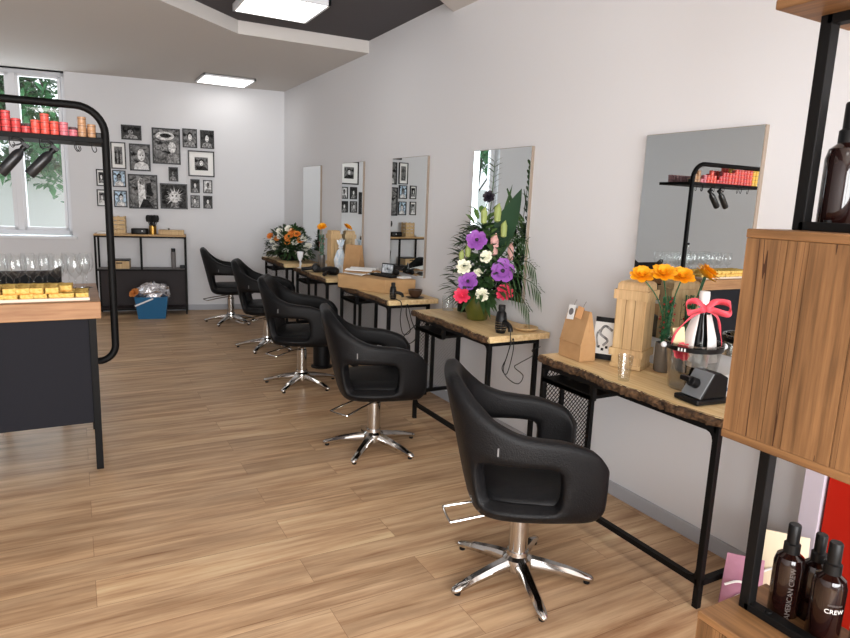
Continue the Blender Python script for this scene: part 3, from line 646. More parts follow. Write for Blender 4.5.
def picture(i, r, label):
    x0, x1, z0, z1 = r; w, h = x1-x0, z1-z0
    t = thing('framed_picture', label, 'picture', bw((x0+x1)/2, 0, (z0+z1)/2), -ANG, 'black framed black and white photographs on the back wall')
    f = .013 if w < .2 else .017; a, b = w/2, h/2; fr = MB()
    fr.box(-a, a, -.022, -.0015, -b, -b+f); fr.box(-a, a, -.022, -.0015, b-f, b); fr.box(-a, -a+f, -.022, -.0015, -b, b); fr.box(a-f, a, -.022, -.0015, -b, b)
    fr.build('frame', 'picture_frame', t, smooth=0)
    a -= f; b -= f; matted = i in (1, 7); small_mat = i in (8, 10)
    if matted or small_mat:
        MB().box(-a, a, -.012, -.002, -b, b).build('mount', 'white', t, smooth=0); k = .56 if matted else .74; kx = .62 if i == 1 else k
        a *= kx; b *= k if i != 1 else .72; y = -.0135
    else: y = -.012
    bg = ['tone_bgdark', 'tone_bg', 'tone_bg', 'tone_bg', 'tone_bg', 'tone_bgdark', 'tone_bgdark', 'tone_bg', 'tone_bgdark', 'tone_blue', 'tone_bg', 'tone_blue', 'tone_bg', 'tone_bgdark', 'tone_bgdark', 'tone_light', 'tone_mid', 'tone_bgdark'][i]
    MB().box(-a, a, y, -.003, -b, b).build('print', bg, t, smooth=0)
    q = MB()
    def shape(poly, slot, k):
        q.slot = slot
        lim = lambda p: (max(-a, min(a, p[0]*a)), max(-b, min(b, p[1]*b)))
        q.prism([lim(p) for p in poly], y-.0006*k-.0006, y-.0002, lambda x, z, yy: (x, yy, z))
    rn = random.Random(i*7+1)
    if i == 1:
        for k in range(4): shape([(-.8+.42*k, -.9), (-.5+.42*k, -.9), (-.5+.42*k, .3+.15*k % .5), (-.65+.42*k, .6), (-.8+.42*k, .3)], k % 2, 1)
    elif i in (3,):
        shape(ell(-.1, .62, .75, .26), 2, 1); shape(ell(-.05, .64, .45, .13), 0, 2); shape(ell(.45, -.05, .3, .34), 2, 1); shape([(.0, -1), (.1, -.5), (.45, -.35), (.85, -.5), (1, -1)], 1, 2)
        shape([(-1, -.3), (-1, .1), (.1, .0), (.05, -.25)], 1, 1)
    elif i == 12:
        shape([(-.35, -1), (-.4, .6), (-.2, .9), (.1, .75), (.2, -.6), (.2, -1)], 2, 1); shape([(-.3, -1), (0, -.45), (.35, -.5), (.75, -1)], 0, 2); shape([(.25, -.2), (.25, .5), (.6, .6), (.7, -.3)], 0, 1); shape(ell(-.1, .62, .2, .2), 1, 2)
    elif i == 13:
        for k in range(22):
            an = 2*PI*k/22; shape([(.05+.35*math.cos(an-.12), -.05+.4*math.sin(an-.12)), (.05+rn.uniform(.55, .98)*math.cos(an+.2), -.05+rn.uniform(.55, .98)*math.sin(an+.2)), (.05+.35*math.cos(an+.25), -.05+.4*math.sin(an+.25))], 1+k % 2, 1)
        shape(ell(.05, -.05, .42, .5), 2, 2); shape([(-.3, -1), (-.15, -.4), (.25, -.4), (.4, -1)], 1, 1); shape(ell(-.1, .05, .07, .07), 0, 3); shape(ell(.2, .05, .07, .07), 0, 3)
    else:
        o = rn.uniform(-.15, .15); L = 2 if i in (2, 9, 11, 10) else 1
        shape([(-.85+o, -1), (-.7+o, -.55), (-.2+o, -.35), (.2+o, -.35), (.7+o, -.55), (.85+o, -1)], L if i != 7 else 0, 1)
        shape(ell(o, .22, .42, .50), 0 if i not in (2,) else 2, 2); shape(ell(o+.02, .1, .30, .40), 2 if i % 3 else 1, 3)
        shape(ell(o-.11, .17, .06, .05), 0, 4); shape(ell(o+.15, .17, .06, .05), 0, 4); shape(ell(o+.02, -.12, .1, .035), 0, 4)
    q.build('figure', ['tone_dark', 'tone_mid', 'tone_light'], t, smooth=0)
for i, (r, lb) in enumerate(zip(P_, PL)): picture(i, r, lb)
# ================================================================ shelf unit at the back wall
sx0, sx1 = -2.325, -1.272; sc = (sx0+sx1)/2; hw = (sx1-sx0)/2
su = thing('storage_shelf', 'black metal shelf unit with wooden top under the pictures', 'shelf unit', bw(sc, -.17, 0), -ANG)
D = .145; r = .022
for x in (-hw+.011, hw-.011):
    for y in (-D+.011, D-.011): MB().box(x-.011, x+.011, y-.011, y+.011, 0, .995).build('leg', 'black_metal', su, smooth=0)
MB().box(-hw, hw, -D-.005, D, .995, 1.015).build('top_board', 'shelf_wood', su, smooth=0, bevel=.002)
f = MB()
for z in (.975, .56, .06): 
    for y in (-D+.011, D-.011): f.box(-hw, hw, y-.011, y+.011, z, z+.02)
f.box(-.013, .013, -D, -D+.022, .58, .975); f.build('rail', 'black_metal', su, smooth=0)
M['smoke'] = mat('dark_brown_board', (44, 36, 38), .6); M['grey_board'] = mat('grey_shelf_board', (112, 108, 108), .6)
MB().box(-hw+.02, hw-.02, -D+.01, D-.01, .565, .582).build('middle_board', 'grey_board', su, smooth=0)
MB().box(-hw+.02, hw-.02, -D+.01, D-.01, .062, .082).build('bottom_board', 'smoke', su, smooth=0)
MB().box(-hw+.022, hw-.022, D-.022, D-.01, .08, .565).build('back_panel', 'smoke', su, smooth=0)
def onshelf(name, label, cat, lx, z, ly=-.17): return thing(name, label, cat, bw(lx, ly, z), -ANG)
TZ = 1.0155
t = onshelf('wooden_crate', 'pale slatted wooden crate on the shelf unit, beside the rack post', 'crate', -2.06, TZ, -.15); b = MB()
for k in range(4): b.box(-.085, .085, -.06, -.052, .01+.052*k, .050+.052*k); b.box(-.085, .085, .052, .06, .01+.052*k, .050+.052*k); b.box(-.085, -.077, -.06, .06, .01+.052*k, .050+.052*k); b.box(.077, .085, -.06, .06, .01+.052*k, .050+.052*k)
b.box(-.077, .077, -.052, .052, 0, .012); b.build('slats', 'crate_wood', t, smooth=0)
b = MB()
for x in (-.075, .075, 0):
    for y in (-.049, .049): b.box(x-.01, x+.01, y-.006, y+.006, 0, .215)
b.build('corner_post', 'crate_wood', t, smooth=0)
t = onshelf('paper_stack', 'small white paper stack at the left end of the shelf unit', 'papers', -2.235, TZ)
for k in range(3): MB().box(-.06, .06, -.08, .08, .006*k, .006*k+.0055).build('sheet_block', 'white', t, smooth=0, rot=(0, 0, .06*k))
t = onshelf('speaker', 'low black rounded speaker on top of the shelf unit', 'speaker', -1.815, TZ); b = MB(); b.prism(superellipse(.102, .055, 3.5), 0, .07); b.build('body', 'black_plastic', t, bevel=.012)
MB().cyl((.03, -.054, .04), (.03, -.058, .04), .008).build('light', 'white_plastic', t)
t = onshelf('brush_pot', 'brass pot of black brushes on top of the shelf unit', 'pot', -1.665, TZ)
MB().lathe([(0, 0), (.043, 0), (.045, .105), (.040, .105), (.038, .01), (0, .01)], seg=18).build('pot', 'gold', t)
for k in range(12):
    a = k*2.4; rr = .012+.003*k; b = MB(); x, y = rr*math.cos(a), rr*math.sin(a); b.cyl((x*.5, y*.5, .015), (x*1.3, y*1.3, .15), .005, seg=6)
    b.lathe([(0, .15), (.017, .155), (.024, .195), (.018, .232), (0, .24)], (x*1.6, y*1.6, 0), 8); b.build('brush', 'black_matte', t)
t = onshelf('wooden_box', 'flat pale wooden box with a knob on top of the shelf unit', 'box', -1.445, TZ)
MB().box(-.150, .150, -.07, .07, 0, .045).build('body', 'crate_wood', t, smooth=0, bevel=.003); MB().box(-.152, .152, -.072, .072, .046, .058).build('lid', 'crate_wood', t, smooth=0, bevel=.003); MB().ball((-.03, 0, .068), .012).build('knob', 'black_plastic', t)
t = onshelf('wooden_drawer_box', 'pale wooden box with black handle on the middle shelf', 'box', -2.06, .5825)
MB().box(-.115, .115, -.10, .10, 0, .095).build('body', 'crate_wood', t, smooth=0, bevel=.003); MB().box(-.035, .035, -.106, -.099, .065, .08).build('handle', 'black_plastic', t, smooth=0); MB().box(-.118, .118, -.10, .10, .096, .11).build('lid', 'black_plastic', t, smooth=0)
t = onshelf('spray_can', 'slim dark can standing on the middle shelf', 'can', -1.43, .5825); MB().lathe([(0, 0), (.028, 0), (.028, .20), (.024, .212), (0, .212)], seg=16).build('body', 'grey_board', t); MB().lathe([(0, .212), (.026, .212), (.026, .255), (0, .255)], seg=16).build('cap', 'black_plastic', t)
tag(MB().box(-.03, .03, -.03, .03, 0, .04).build('small_tin', 'black_plastic', loc=bw(-1.325, -.17, .5825), rot=(0, 0, -ANG), bevel=.006), 'tiny black tin at the right end of the middle shelf', 'tin')
# blue basket with wrapped gift
M['blue'] = mat('petrol_blue_plastic', (14, 96, 142), .5)
bk = thing('gift_basket', 'petrol blue basket holding a silver wrapped gift, in front of the shelf unit', 'basket', bw(-1.68, -.50, 0), -ANG); bk.scale = (1.12, 1.12, 1.05)
b = MB(); A = [(-.15, -.11), (.15, -.11), (.15, .11), (-.15, .11)]
lo = [b.v((x*.92, y*.92, 0)) for x, y in A]; hi = [b.v((x*1.12, y*1.12, .26)) for x, y in A]; ih = [b.v((x*1.05, y*1.04, .26)) for x, y in A]; il = [b.v((x*.86, y*.86, .012)) for x, y in A]
b.face(lo[::-1]); b.face(il)
for k in range(4): j = (k+1) % 4; b.face([lo[k], lo[j], hi[j], hi[k]]); b.face([hi[k], hi[j], ih[j], ih[k]]); b.face([ih[k], ih[j], il[j], il[k]])
b.build('basket', 'blue', bk, smooth=0)
rn = random.Random(3); b = MB(); b.ball((0.02, 0, .29), .15, 18, 12, (1.15, .75, .85))
for v in b.bm.verts: v.co += Vector((rn.uniform(-.02, .02), rn.uniform(-.02, .02), rn.uniform(-.022, .022)))
M['foil'] = mat('silver_foil', (205, 205, 210), .2, metal=.85, col2=(240, 240, 245), scale=(30, 30, 30), bump=.8)
b.build('wrapping', 'foil', bk, smooth=0)
b = MB(); M['orange_ribbon'] = mat('orange_ribbon', (206, 128, 60), .5)
for k in range(5): b.blossom((-.17, -.05, .30), (-.4, -.6, .5), .05, 2, 6, k)
b.build('bow', 'orange_ribbon', bk)
MB().bar((-.165, -.128, .16), (.02, -.126, .245), .003, .018).build('strap', 'white_plastic', bk, smooth=0)
# ================================================================ flowers: shared colours
M['green_dark'] = mat('dark_green_leaf', (38, 62, 36), .5, col2=(66, 96, 52), scale=(20, 20, 20))
M['green_mid'] = mat('mid_green_leaf', (84, 122, 62), .5, col2=(120, 152, 84), scale=(20, 20, 20))
M['green_deep'] = mat('deep_green_blade', (46, 74, 52), .4)
for k, c in dict(purple=(150, 84, 172), rosepink=(232, 62, 96), cream=(238, 236, 214), lily=(222, 170, 164), bud=(150, 164, 96), orange=(240, 150, 66), white_rose=(244, 242, 230), yellow=(252, 176, 20), blackish=(36, 30, 40)).items():
    M['fl_'+k] = mat('petal_'+k, c, .55)
RV = Vector((.878, -.476, 0)); FV = Vector((.476, .878, 0))
TT = .7975
def frame_at(dx, dz, dd=0): return RV*dx+Vector((0, 0, dz))-FV*dd
# tall bouquet on the second table
bq = thing('flower_bouquet', 'tall bouquet of pink, purple and white flowers in a green pot', 'bouquet', (2.325, 3.50, TT))
M['pot_green'] = mat('olive_glazed_pot', (92, 92, 34), .3, col2=(70, 74, 30), scale=(14, 14, 14))
MB().lathe([(0, 0), (.062, 0), (.068, .006), (.088, .09), (.092, .16), (.088, .18), (.080, .18), (.082, .15), (.06, .02), (0, .02)], seg=28).build('pot', 'pot_green', bq)
rn = random.Random(11); f = MB()
for k in range(420):
    a = rn.uniform(0, 2*PI); z = rn.uniform(.17, .62); w = .215*(1-.62*max(0, (z-.28)/.4)); rr = w*math.sqrt(rn.random())
    p = Vector((rr*math.cos(a)*.8, rr*math.sin(a), z)); d = Vector((math.cos(a), math.sin(a), rn.uniform(-.2, .9)))
    if p.x+abs(d.x)*.1 > .14: p.x *= .5; d.x = -abs(d.x)*.3
    f.leaf(p, d, rn.uniform(.07, .13), rn.uniform(.022, .05), .3, seg=3)
for k in range(60):
    a = rn.uniform(0, 2*PI); d = Vector((math.cos(a)*.6, math.sin(a), rn.uniform(-.1, .35)))
    f.leaf((0, 0, .19), d, rn.uniform(.16, .25) if d.x < .1 else .14, .045, .55, seg=4)
f.build('foliage', 'green_dark', bq, recalc=False)
f = MB()
for k in range(70):
    a = rn.uniform(0, 2*PI); z = rn.uniform(.25, .72); w = .16*(1-.5*(z-.2)/.5); p = Vector((w*math.cos(a)*.7, w*math.sin(a), z))
    f.leaf(p, (math.cos(a)*.5, math.sin(a), rn.uniform(.2, 1)), rn.uniform(.06, .11), .035, .25, seg=3)
f.build('light_leaves', 'green_mid', bq, recalc=False)
# big blade leaf, palm fronds, tall stem
f = MB(); p0 = frame_at(.03, .35); f.leaf(p0, Vector((.3, -.33, .95)), .62, .17, .08, up=(-.75, -.65, .1), seg=8, fold=.12); f.build('blade_leaf', 'green_deep', bq, recalc=False)
f = MB(); f.leaf(frame_at(.12, .62), Vector((.2, -.25, 1)), .28, .03, -.0, up=(-.75, -.65, .1), seg=4); f.leaf(frame_at(.16, .86), Vector((.35, -.5, -.9)), .30, .035, .1, up=(-.75, -.65, .1), seg=4); f.build('bent_leaf', 'green_dark', bq, recalc=False)
for j, (dx, dz, L, ex) in enumerate(((.22, .42, .30, .2), (.26, .30, .32, .0), (.20, .20, .28, -.25), (.16, .55, .28, .5))):
    f = MB(); a = frame_at(.03, .22); e = Vector((0.05, -.9*dx/.2*.2, 0)); tip = Vector((.10, -dx*1.6, dz))
    pts = catmull([a, (a+tip)/2+Vector((0, 0, .06)), tip, tip+Vector((.01, -.10, -.06+ex*.1))], 5); f.tube(pts, .0025, 5)
    for k in range(4, len(pts)-1):
        d = (pts[k+1]-pts[k]).normalized()
        for s in (1, -1): f.leaf(pts[k], d*.7+Vector((0, 0, 1))*s*.6+Vector((-.25, 0, 0)), .11, .009, .3, seg=3)
    f.build('palm_frond', 'green_dark', bq, recalc=False)
f = MB(); sp = catmull([frame_at(0, .3), frame_at(.04, .6), frame_at(.055, .85), frame_at(.06, 1.02)], 5); f.tube(sp, [.005-.0002*k for k in range(len(sp))], 6)
for k in range(6, len(sp)):
    for s in (1, -1): f.leaf(sp[k], RV*s*.8+Vector((0, 0, .7))+FV*rn.uniform(-.4, .4), .075, .022, .2, seg=3)
f.build('tall_stem', 'green_dark', bq, recalc=False)
def fl(name, m, dx, dz, r, dd=.13, layers=3, petals=7, cup=.7, label=None, kind='blossom', n=(-.55, -.75, .35)):
    b = MB(); c = frame_at(dx, dz, dd); root = Vector((0, 0, max(.15, dz-.2)))
    if kind == 'blossom': b.blossom(c, n, r, layers, petals, int(dx*977+dz*313), cup)
    elif kind == 'bud':
        q = c+Vector(n).normalized()*.0; b.tube(catmull([c-Vector((0, 0, r)), c-Vector((0, 0, r*.3)), c+Vector((0, 0, r*.6)), c+Vector((.01, 0, r*1.2))], 4), [r*.1]+[r*.38]*4+[r*.42]*4+[r*.3, r*.22, r*.12, .002], 10)
    o = b.build(name, m, bq, recalc=False)
    if kind == 'blossom' and r > .045 and m != 'fl_cream': MB().ball(tuple(c+Vector(n).normalized()*r*.16), r*.2, 8, 6).build('centre', 'fl_blackish' if 'purple' in m else 'fl_rosepink', o)
    s = MB(); s.tube(catmull([root, (root+c)/2+Vector((0, 0, .03)), c-Vector(n).normalized()*.012], 4), .003, 5); s.build('stem', 'green_dark', o, recalc=False)
    if label: o['label'] = label
for args in (('flower', 'fl_purple', -.04, .53, .060, .14, 3, 6, .35, 'purple bloom'), ('flower', 'fl_purple', .13, .345, .066, .18, 2, 5, .25, 'purple open lily'), ('flower', 'fl_purple', -.085, .27, .056, .17, 3, 6, .45, 'purple bloom'),
             ('flower', 'fl_rosepink', -.115, .175, .048, .15, 5, 10, .8, 'pink red gerbera'), ('flower', 'fl_rosepink', .155, .205, .050, .15, 5, 10, .7, 'pink red gerbera'),
             ('flower', 'fl_cream', .005, .195, .040, .22, 4, 8, 1.0, 'white rose'), ('flower', 'fl_cream', -.115, .36, .044, .17, 4, 8, 1.0, 'white rose'), ('flower', 'fl_cream', .02, .43, .036, .18, 3, 6, .6, 'white bloom'),
             ('flower', 'fl_blackish', .03, .80, .036, .05, 3, 7, .9, 'dark bloom'), ('flower', 'fl_cream', -.02, .33, .028, .15, 3, 6, .8, 'white bloom')): fl(*args)
for dx, dz, m, r in ((.075, .50, 'fl_lily', .065), (.185, .46, 'fl_lily', .055), (.0, .68, 'fl_bud', .05), (.085, .70, 'fl_bud', .055), (.13, .60, 'fl_bud', .05), (-.09, .46, 'fl_bud', .045), (-.13, .42, 'fl_bud', .04), (.07, .28, 'fl_bud', .04)): fl('bud', m, dx, dz, r, .11, kind='bud')
def clear_of_wall(o, lim, soft):
    for c in o.children:
        clear_of_wall(c, lim, soft)
        for v in c.data.vertices:
            if v.co.x > soft: v.co.x = soft+(lim-soft)*(1-math.exp(-(v.co.x-soft)/(lim-soft)))
clear_of_wall(bq, .155, .09)
EV = Vector((.585, -1.023, 0))
# rose bowl on the farthest table
rb = thing('rose_arrangement', 'wide low arrangement of orange and white roses on the farthest table', 'flower arrangement', (2.28, 7.60, TT)); rb.scale = (1.15, 1.15, 1.08)
MB().lathe([(0, 0), (.09, 0), (.13, .05), (.15, .09), (.14, .09), (.12, .05), (0, .015)], seg=24).build('bowl', 'black_plastic', rb)
f = MB(); rn = random.Random(21)
for k in range(1300):
    a = rn.uniform(0, 2*PI); el = rn.uniform(-.25, 1.4); d = EV*math.cos(a)*math.cos(el)*.95+FV*math.sin(a)*math.cos(el)*.55+Vector((0, 0, math.sin(el)*.9)); p = Vector((0, 0, .10))+d*rn.uniform(.10, .30)
    f.leaf(p, d+Vector((0, 0, rn.uniform(-.4, .4))), rn.uniform(.05, .10), rn.uniform(.025, .045), .3, seg=2)
f.build('foliage', 'green_dark', rb, recalc=False)
for k, (dx, dz, c) in enumerate(((-.20, .20, 'white_rose'), (-.14, .23, 'orange'), (-.10, .26, 'white_rose'), (-.17, .12, 'white_rose'), (-.03, .08, 'white_rose'), (0, .26, 'orange'), (.03, .28, 'orange'), (.0, .20, 'orange'), (.01, .36, 'white_rose'), (-.11, .32, 'white_rose'),
                              (.11, .30, 'orange'), (.09, .20, 'white_rose'), (.15, .23, 'orange'), (.19, .25, 'white_rose'), (.20, .13, 'white_rose'), (.10, .06, 'white_rose'), (.24, .17, 'white_rose'), (-.24, .25, 'orange'), (.05, .33, 'orange'), (.24, .06, 'white_rose'))):
    d = Vector((-.25-.2*rn.random(), -dx*1.9, dz)); b = MB(); p = EV*dx*.95+Vector((0, 0, dz*.92+.02))-FV*(.10-.25*abs(dx)); b.blossom(p, (-.5+dx, -.6, .55), .036, 4, 7, k, 1.0)
    o = b.build('rose', 'fl_'+c, rb, recalc=False); o['label'] = ('orange rose' if c == 'orange' else 'white rose')
clear_of_wall(rb, .19, .13)
# ================================================================ second table: dryer, dish, jar, bottle
def cable(pts, r=.0035, n=8): return MB().tube(catmull(pts, n), r, 7)
def hair_dryer(label, loc, rz, cord_pts, upright=True, s=1):
    t = thing('hair_dryer', label, 'hair dryer', loc, rz); t.scale = (s, s, s)
    if upright:
        b = MB(); b.tube([(0, 0, 0), (0, 0, .03), (0, 0, .10), (0, 0, .15), (0, 0, .165)], [.034, .043, .043, .036, .026], 18); b.build('barrel', 'black_plastic', t)
        MB().tube([(0, 0, .166), (0, 0, .185), (0, 0, .21)], [.024, .027, .026], 16).build('nozzle', 'black_matte', t)
        MB().tube(catmull([(.0, -.03, .085), (.0, -.075, .08), (0, -.115, .06), (0, -.125, .03)], 4), [.02]*8+[.018]*5, 12).build('handle', 'black_plastic', t)
        b = MB()
        for k in range(4): b.tube([(.044*math.cos(a*PI/8), .044*math.sin(a*PI/8), .03+.018*k) for a in range(16)], .002, 5, closed=True)
        b.build('ring', 'chrome', t)
    else:
        b = MB(); b.tube([(-.11, 0, .045), (-.09, 0, .045), (-.02, 0, .045), (.05, 0, .045), (.075, 0, .045)], [.028, .042, .044, .036, .026], 18); b.build('barrel', 'black_plastic', t)
        MB().tube([(.076, 0, .045), (.10, 0, .045), (.14, 0, .045)], [.024, .026, .018], 16).build('nozzle', 'black_matte', t)
        MB().tube(catmull([(-.03, .03, .04), (-.035, .09, .03), (-.05, .15, .024)], 4), .019, 12).build('handle', 'black_plastic', t)
    if cord_pts: cable(cord_pts).build('cord', 'black_matte', t)
    return t
hair_dryer('black hair dryer on the near edge of the second table, cord looping down', (2.215, 3.072, TT), .0,
           [(0, -.125, .03), (.0, -.13, -.06), (-.03, -.135, -.16), (-.06, -.13, -.24), (-.02, -.14, -.28), (.03, -.13, -.12), (.02, -.135, -.02), (-.03, -.14, -.15), (-.05, -.135, -.26), (.02, -.14, -.34), (.10, -.135, -.37), (.13, -.14, -.31), (.05, -.135, -.24), (.09, -.14, -.21), (.22, -.135, -.16), (.20, -.14, -.12), (.28, -.135, -.10)], True, .8)
t = thing('wooden_dish', 'round pale wooden dish on the near corner of the second table', 'dish', (2.42, 3.10, TT))
MB().lathe([(0, 0), (.06, 0), (.078, .012), (.080, .020), (.074, .020), (.06, .010), (0, .008)], seg=28).build('dish', 'crate_wood', t)
MB().ball((.02, .02, .016), .008).build('knob', 'shelf_wood', t)
t = thing('glass_jar', 'small clear glass jar at the far end of the second table', 'jar', (2.31, 3.86, TT))
MB().lathe([(0, 0), (.040, 0), (.042, .004), (.042, .10), (.040, .105), (.0385, .105), (.0395, .1), (.0395, .008), (0, .008)], seg=20).build('jar', 'glass', t)
M['bottle_green'] = mat('dark_green_glass', (14, 26, 16), .1); M['goldfoil'] = mat('gold_foil', (196, 164, 84), .3, metal=.8)
t = thing('wine_bottle', 'dark green bottle with gold neck beside the tall bouquet', 'bottle', (2.40, 3.80, TT))
MB().lathe([(0, 0), (.038, 0), (.041, .005), (.041, .17), (.034, .21), (.016, .25), (0, .25)], seg=20).build('body', 'bottle_green', t); MB().lathe([(0, .25), (.0165, .25), (.0145, .31), (.016, .33), (0, .332)], seg=16).build('neck_foil', 'goldfoil', t)
# ================================================================ third table: cardboard box and what lies on it
cbx = thing('cardboard_box', 'wide flat brown cardboard box lying across the third table', 'cardboard box', (2.25, 4.85, TT))
poly = [(-.265, .345), (-.035, -.13), (.238, -.15), (.238, .46), (.02, .49)]
MB().prism(poly, 0, .108).build('body', 'cardboard', cbx, smooth=0, bevel=.002)
MB().prism([(x*.995, y*.997) for x, y in poly], .109, .1125).build('lid', 'cardboard', cbx, smooth=0)
BZ = TT+.1135
M['screen'] = mat('lit_photo_screen', (120, 130, 140), .2, col2=(225, 230, 235), scale=(20, 20, 20)); M['screen'].node_tree.nodes['Principled BSDF'].inputs['Emission Strength'].default_value = 0
tb = thing('tablet', 'small tablet with a lit photo propped on the cardboard box', 'tablet', (2.41, 5.09, BZ), .5); tb.scale = (.62, .62, .62)
MB().box(-.008, .004, -.115, .115, 0, .155).build('case', 'black_plastic', tb, smooth=0, bevel=.004, rot=(0, .2, 0)); MB().box(-.0095, -.0085, -.085, .098, .018, .138).build('screen', 'screen', tb, smooth=0, rot=(0, .2, 0))
MB().bar((.06, 0, .004), (.03, 0, .10), .004, .08).build('stand', 'black_plastic', tb, smooth=0)
t = thing('magazine_pile', 'pile of open magazines on the far end of the cardboard box', 'magazines', (2.20, 5.17, BZ), .35)
for k in range(3):
    b = MB(); s_ = [(-.11+.022*i, .010*math.sin(PI*i/10*2) if i < 6 else .012*math.sin(PI*(i-5)/5)) for i in range(11)]
    b.prism([(x, .004*k+.012*k+max(0, z)+.001) for x, z in s_]+[(x, .004*k+.012*k+max(0, z)+.006) for x, z in s_[::-1]], -.12, .12, lambda x, z, y: (x, y, z)); b.build('magazine', ['white', 'kraft', 'white'][k], t, smooth=0, rot=(0, 0, .25*k))
t = thing('keyboard', 'flat black keyboard lying in front of the tablet', 'keyboard', (2.315, 4.95, BZ), .3); t.scale = (.75, .75, 1)
MB().box(-.07, .07, -.19, .19, 0, .012).build('body', 'black_plastic', t, smooth=0, bevel=.003); b = MB()
for i in range(5):
    for k in range(14): b.box(-.06+.024*i, -.042+.024*i, -.18+.026*k, -.158+.026*k, .012, .016)
b.build('keys', 'black_matte', t, smooth=0)
t = thing('camera_bag', 'black bag slumped between the tablet and the mirror', 'bag', (2.445, 4.995, BZ)); t.scale = (.6, .6, .6); b = MB(); b.ball((0, 0, .045), .055, 14, 10, (.9, 1.4, .8)); b.build('body', 'leather', t); MB().tube(catmull([(0, -.06, .06), (-.04, 0, .095), (0, .06, .06)], 5), .007, 8).build('strap', 'black_plastic', t)
t = thing('leaflet_stack', 'stack of white leaflets at the right end of the cardboard box', 'leaflets', (2.43, 4.80, BZ), .3)
for k in range(3): MB().box(-.05, .05, -.04, .04, .004*k, .004*k+.0035).build('leaflet', 'white', t, smooth=0, rot=(0, 0, .12*k))
hair_dryer('black hair dryer standing on the near end of the third table', (2.15, 4.43, TT), 1.2,
           None, True, .62)
t = thing('bowl', 'small dark wooden bowl on a saucer on the third table', 'bowl', (2.36, 4.46, TT)); M['dark_wood'] = mat('dark_brown_wood', (72, 50, 34), .4)
MB().lathe([(0, .006), (.03, .006), (.05, .03), (.058, .065), (.052, .065), (.044, .032), (0, .014)], seg=22).build('bowl', 'dark_wood', t); MB().lathe([(0, 0), (.06, 0), (.075, .005), (.06, .004), (0, .0035)], seg=22).build('saucer', 'black_plastic', t)
for (x, y, lb) in ((2.20, 4.35, 'tangled black cord hanging off the near end of the third table'), ):
    o = cable([(x-.04, y+.05, TT+.005), (x-.02, y-.01, TT-.02), (x-.03, y-.02, TT-.15), (x, y-.02, TT-.26), (x+.06, y-.02, TT-.24), (x+.02, y-.02, TT-.1), (x+.03, y-.02, TT-.03), (x+.07, y-.02, TT-.16), (x+.12, y-.02, TT-.28), (x+.06, y-.02, TT-.34), (x-.01, y-.02, TT-.30), (x+.1, y-.02, TT-.2), (x+.2, y-.015, TT-.12)]).build('cord', 'black_matte'); tag(o, lb, 'cord')
t = thing('waste_bin', 'black round waste bin on the floor under the third table', 'bin', (1.965, 5.53, 0)); MB().lathe([(0, 0), (.10, 0), (.10, .012), (.078, .02), (.082, .33), (.076, .33), (.072, .03), (0, .03)], seg=26).build('body', 'black_plastic', t); MB().lathe([(.074, .325), (.088, .328), (.088, .34), (.074, .337)], seg=26).build('rim', 'black_metal', t)
# ================================================================ crate lantern (used twice)
def lantern(label, loc, rz, s=1.0, h=.43):
    t = thing('crate_lantern', label, 'lantern', loc, rz); w = .078*s; b = MB()
    for k in range(3):
        for sg in (1, -1):
            x = -w+w*2*(k+.5)/3; q = w/3-.0015
            b.box(x-q, x+q, sg*w-.005, sg*w+.005, .012, h-.06); b.box(sg*w-.005, sg*w+.005, x-q, x+q, .012, h-.06)
    b.build('side_board', 'crate_wood', t, smooth=0)
    MB().box(-w-.008, w+.008, -w-.008, w+.008, 0, .02).build('foot', 'crate_wood', t, smooth=0, bevel=.002)
    for z0, z1 in ((.06, .095), (h-.085, h-.04)):
        b = MB()
        for sg in (1, -1): b.box(-w-.014, w+.014, sg*(w+.010)-.005, sg*(w+.010)+.005, z0, z1); b.box(sg*(w+.010)-.005, sg*(w+.010)+.005, -w-.014, w+.014, z0, z1)
        b.build('band', 'crate_wood', t, smooth=0)
    b = MB(); q = w+.006; A = [b.v((x*q, y*q, h-.045)) for x, y in ((-1, -1), (1, -1), (1, 1), (-1, 1))]; B = [b.v((x*q*.96, y*q*.96, h-.012)) for x, y in ((-1, -1), (1, -1), (1, 1), (-1, 1))]; C_ = [b.v((x*q*.8, y*q*.8, h)) for x, y in ((-1, -1), (1, -1), (1, 1), (-1, 1))]
    b.face(A[::-1]); b.face(C_)
    for U_, V_ in ((A, B), (B, C_)):
        for k in range(4): b.face([U_[k], U_[(k+1) % 4], V_[(k+1) % 4], V_[k]])
    b.build('cap', 'crate_wood', t, smooth=0, bevel=.003)
    return t
lantern('pale wooden crate lantern on the nearest table', (2.365, 2.185, TT), .42, .86, .42)
lantern('pale wooden crate lantern on the fourth table, behind the paper bag', (2.43, 6.50, TT), .1, .62, .42)
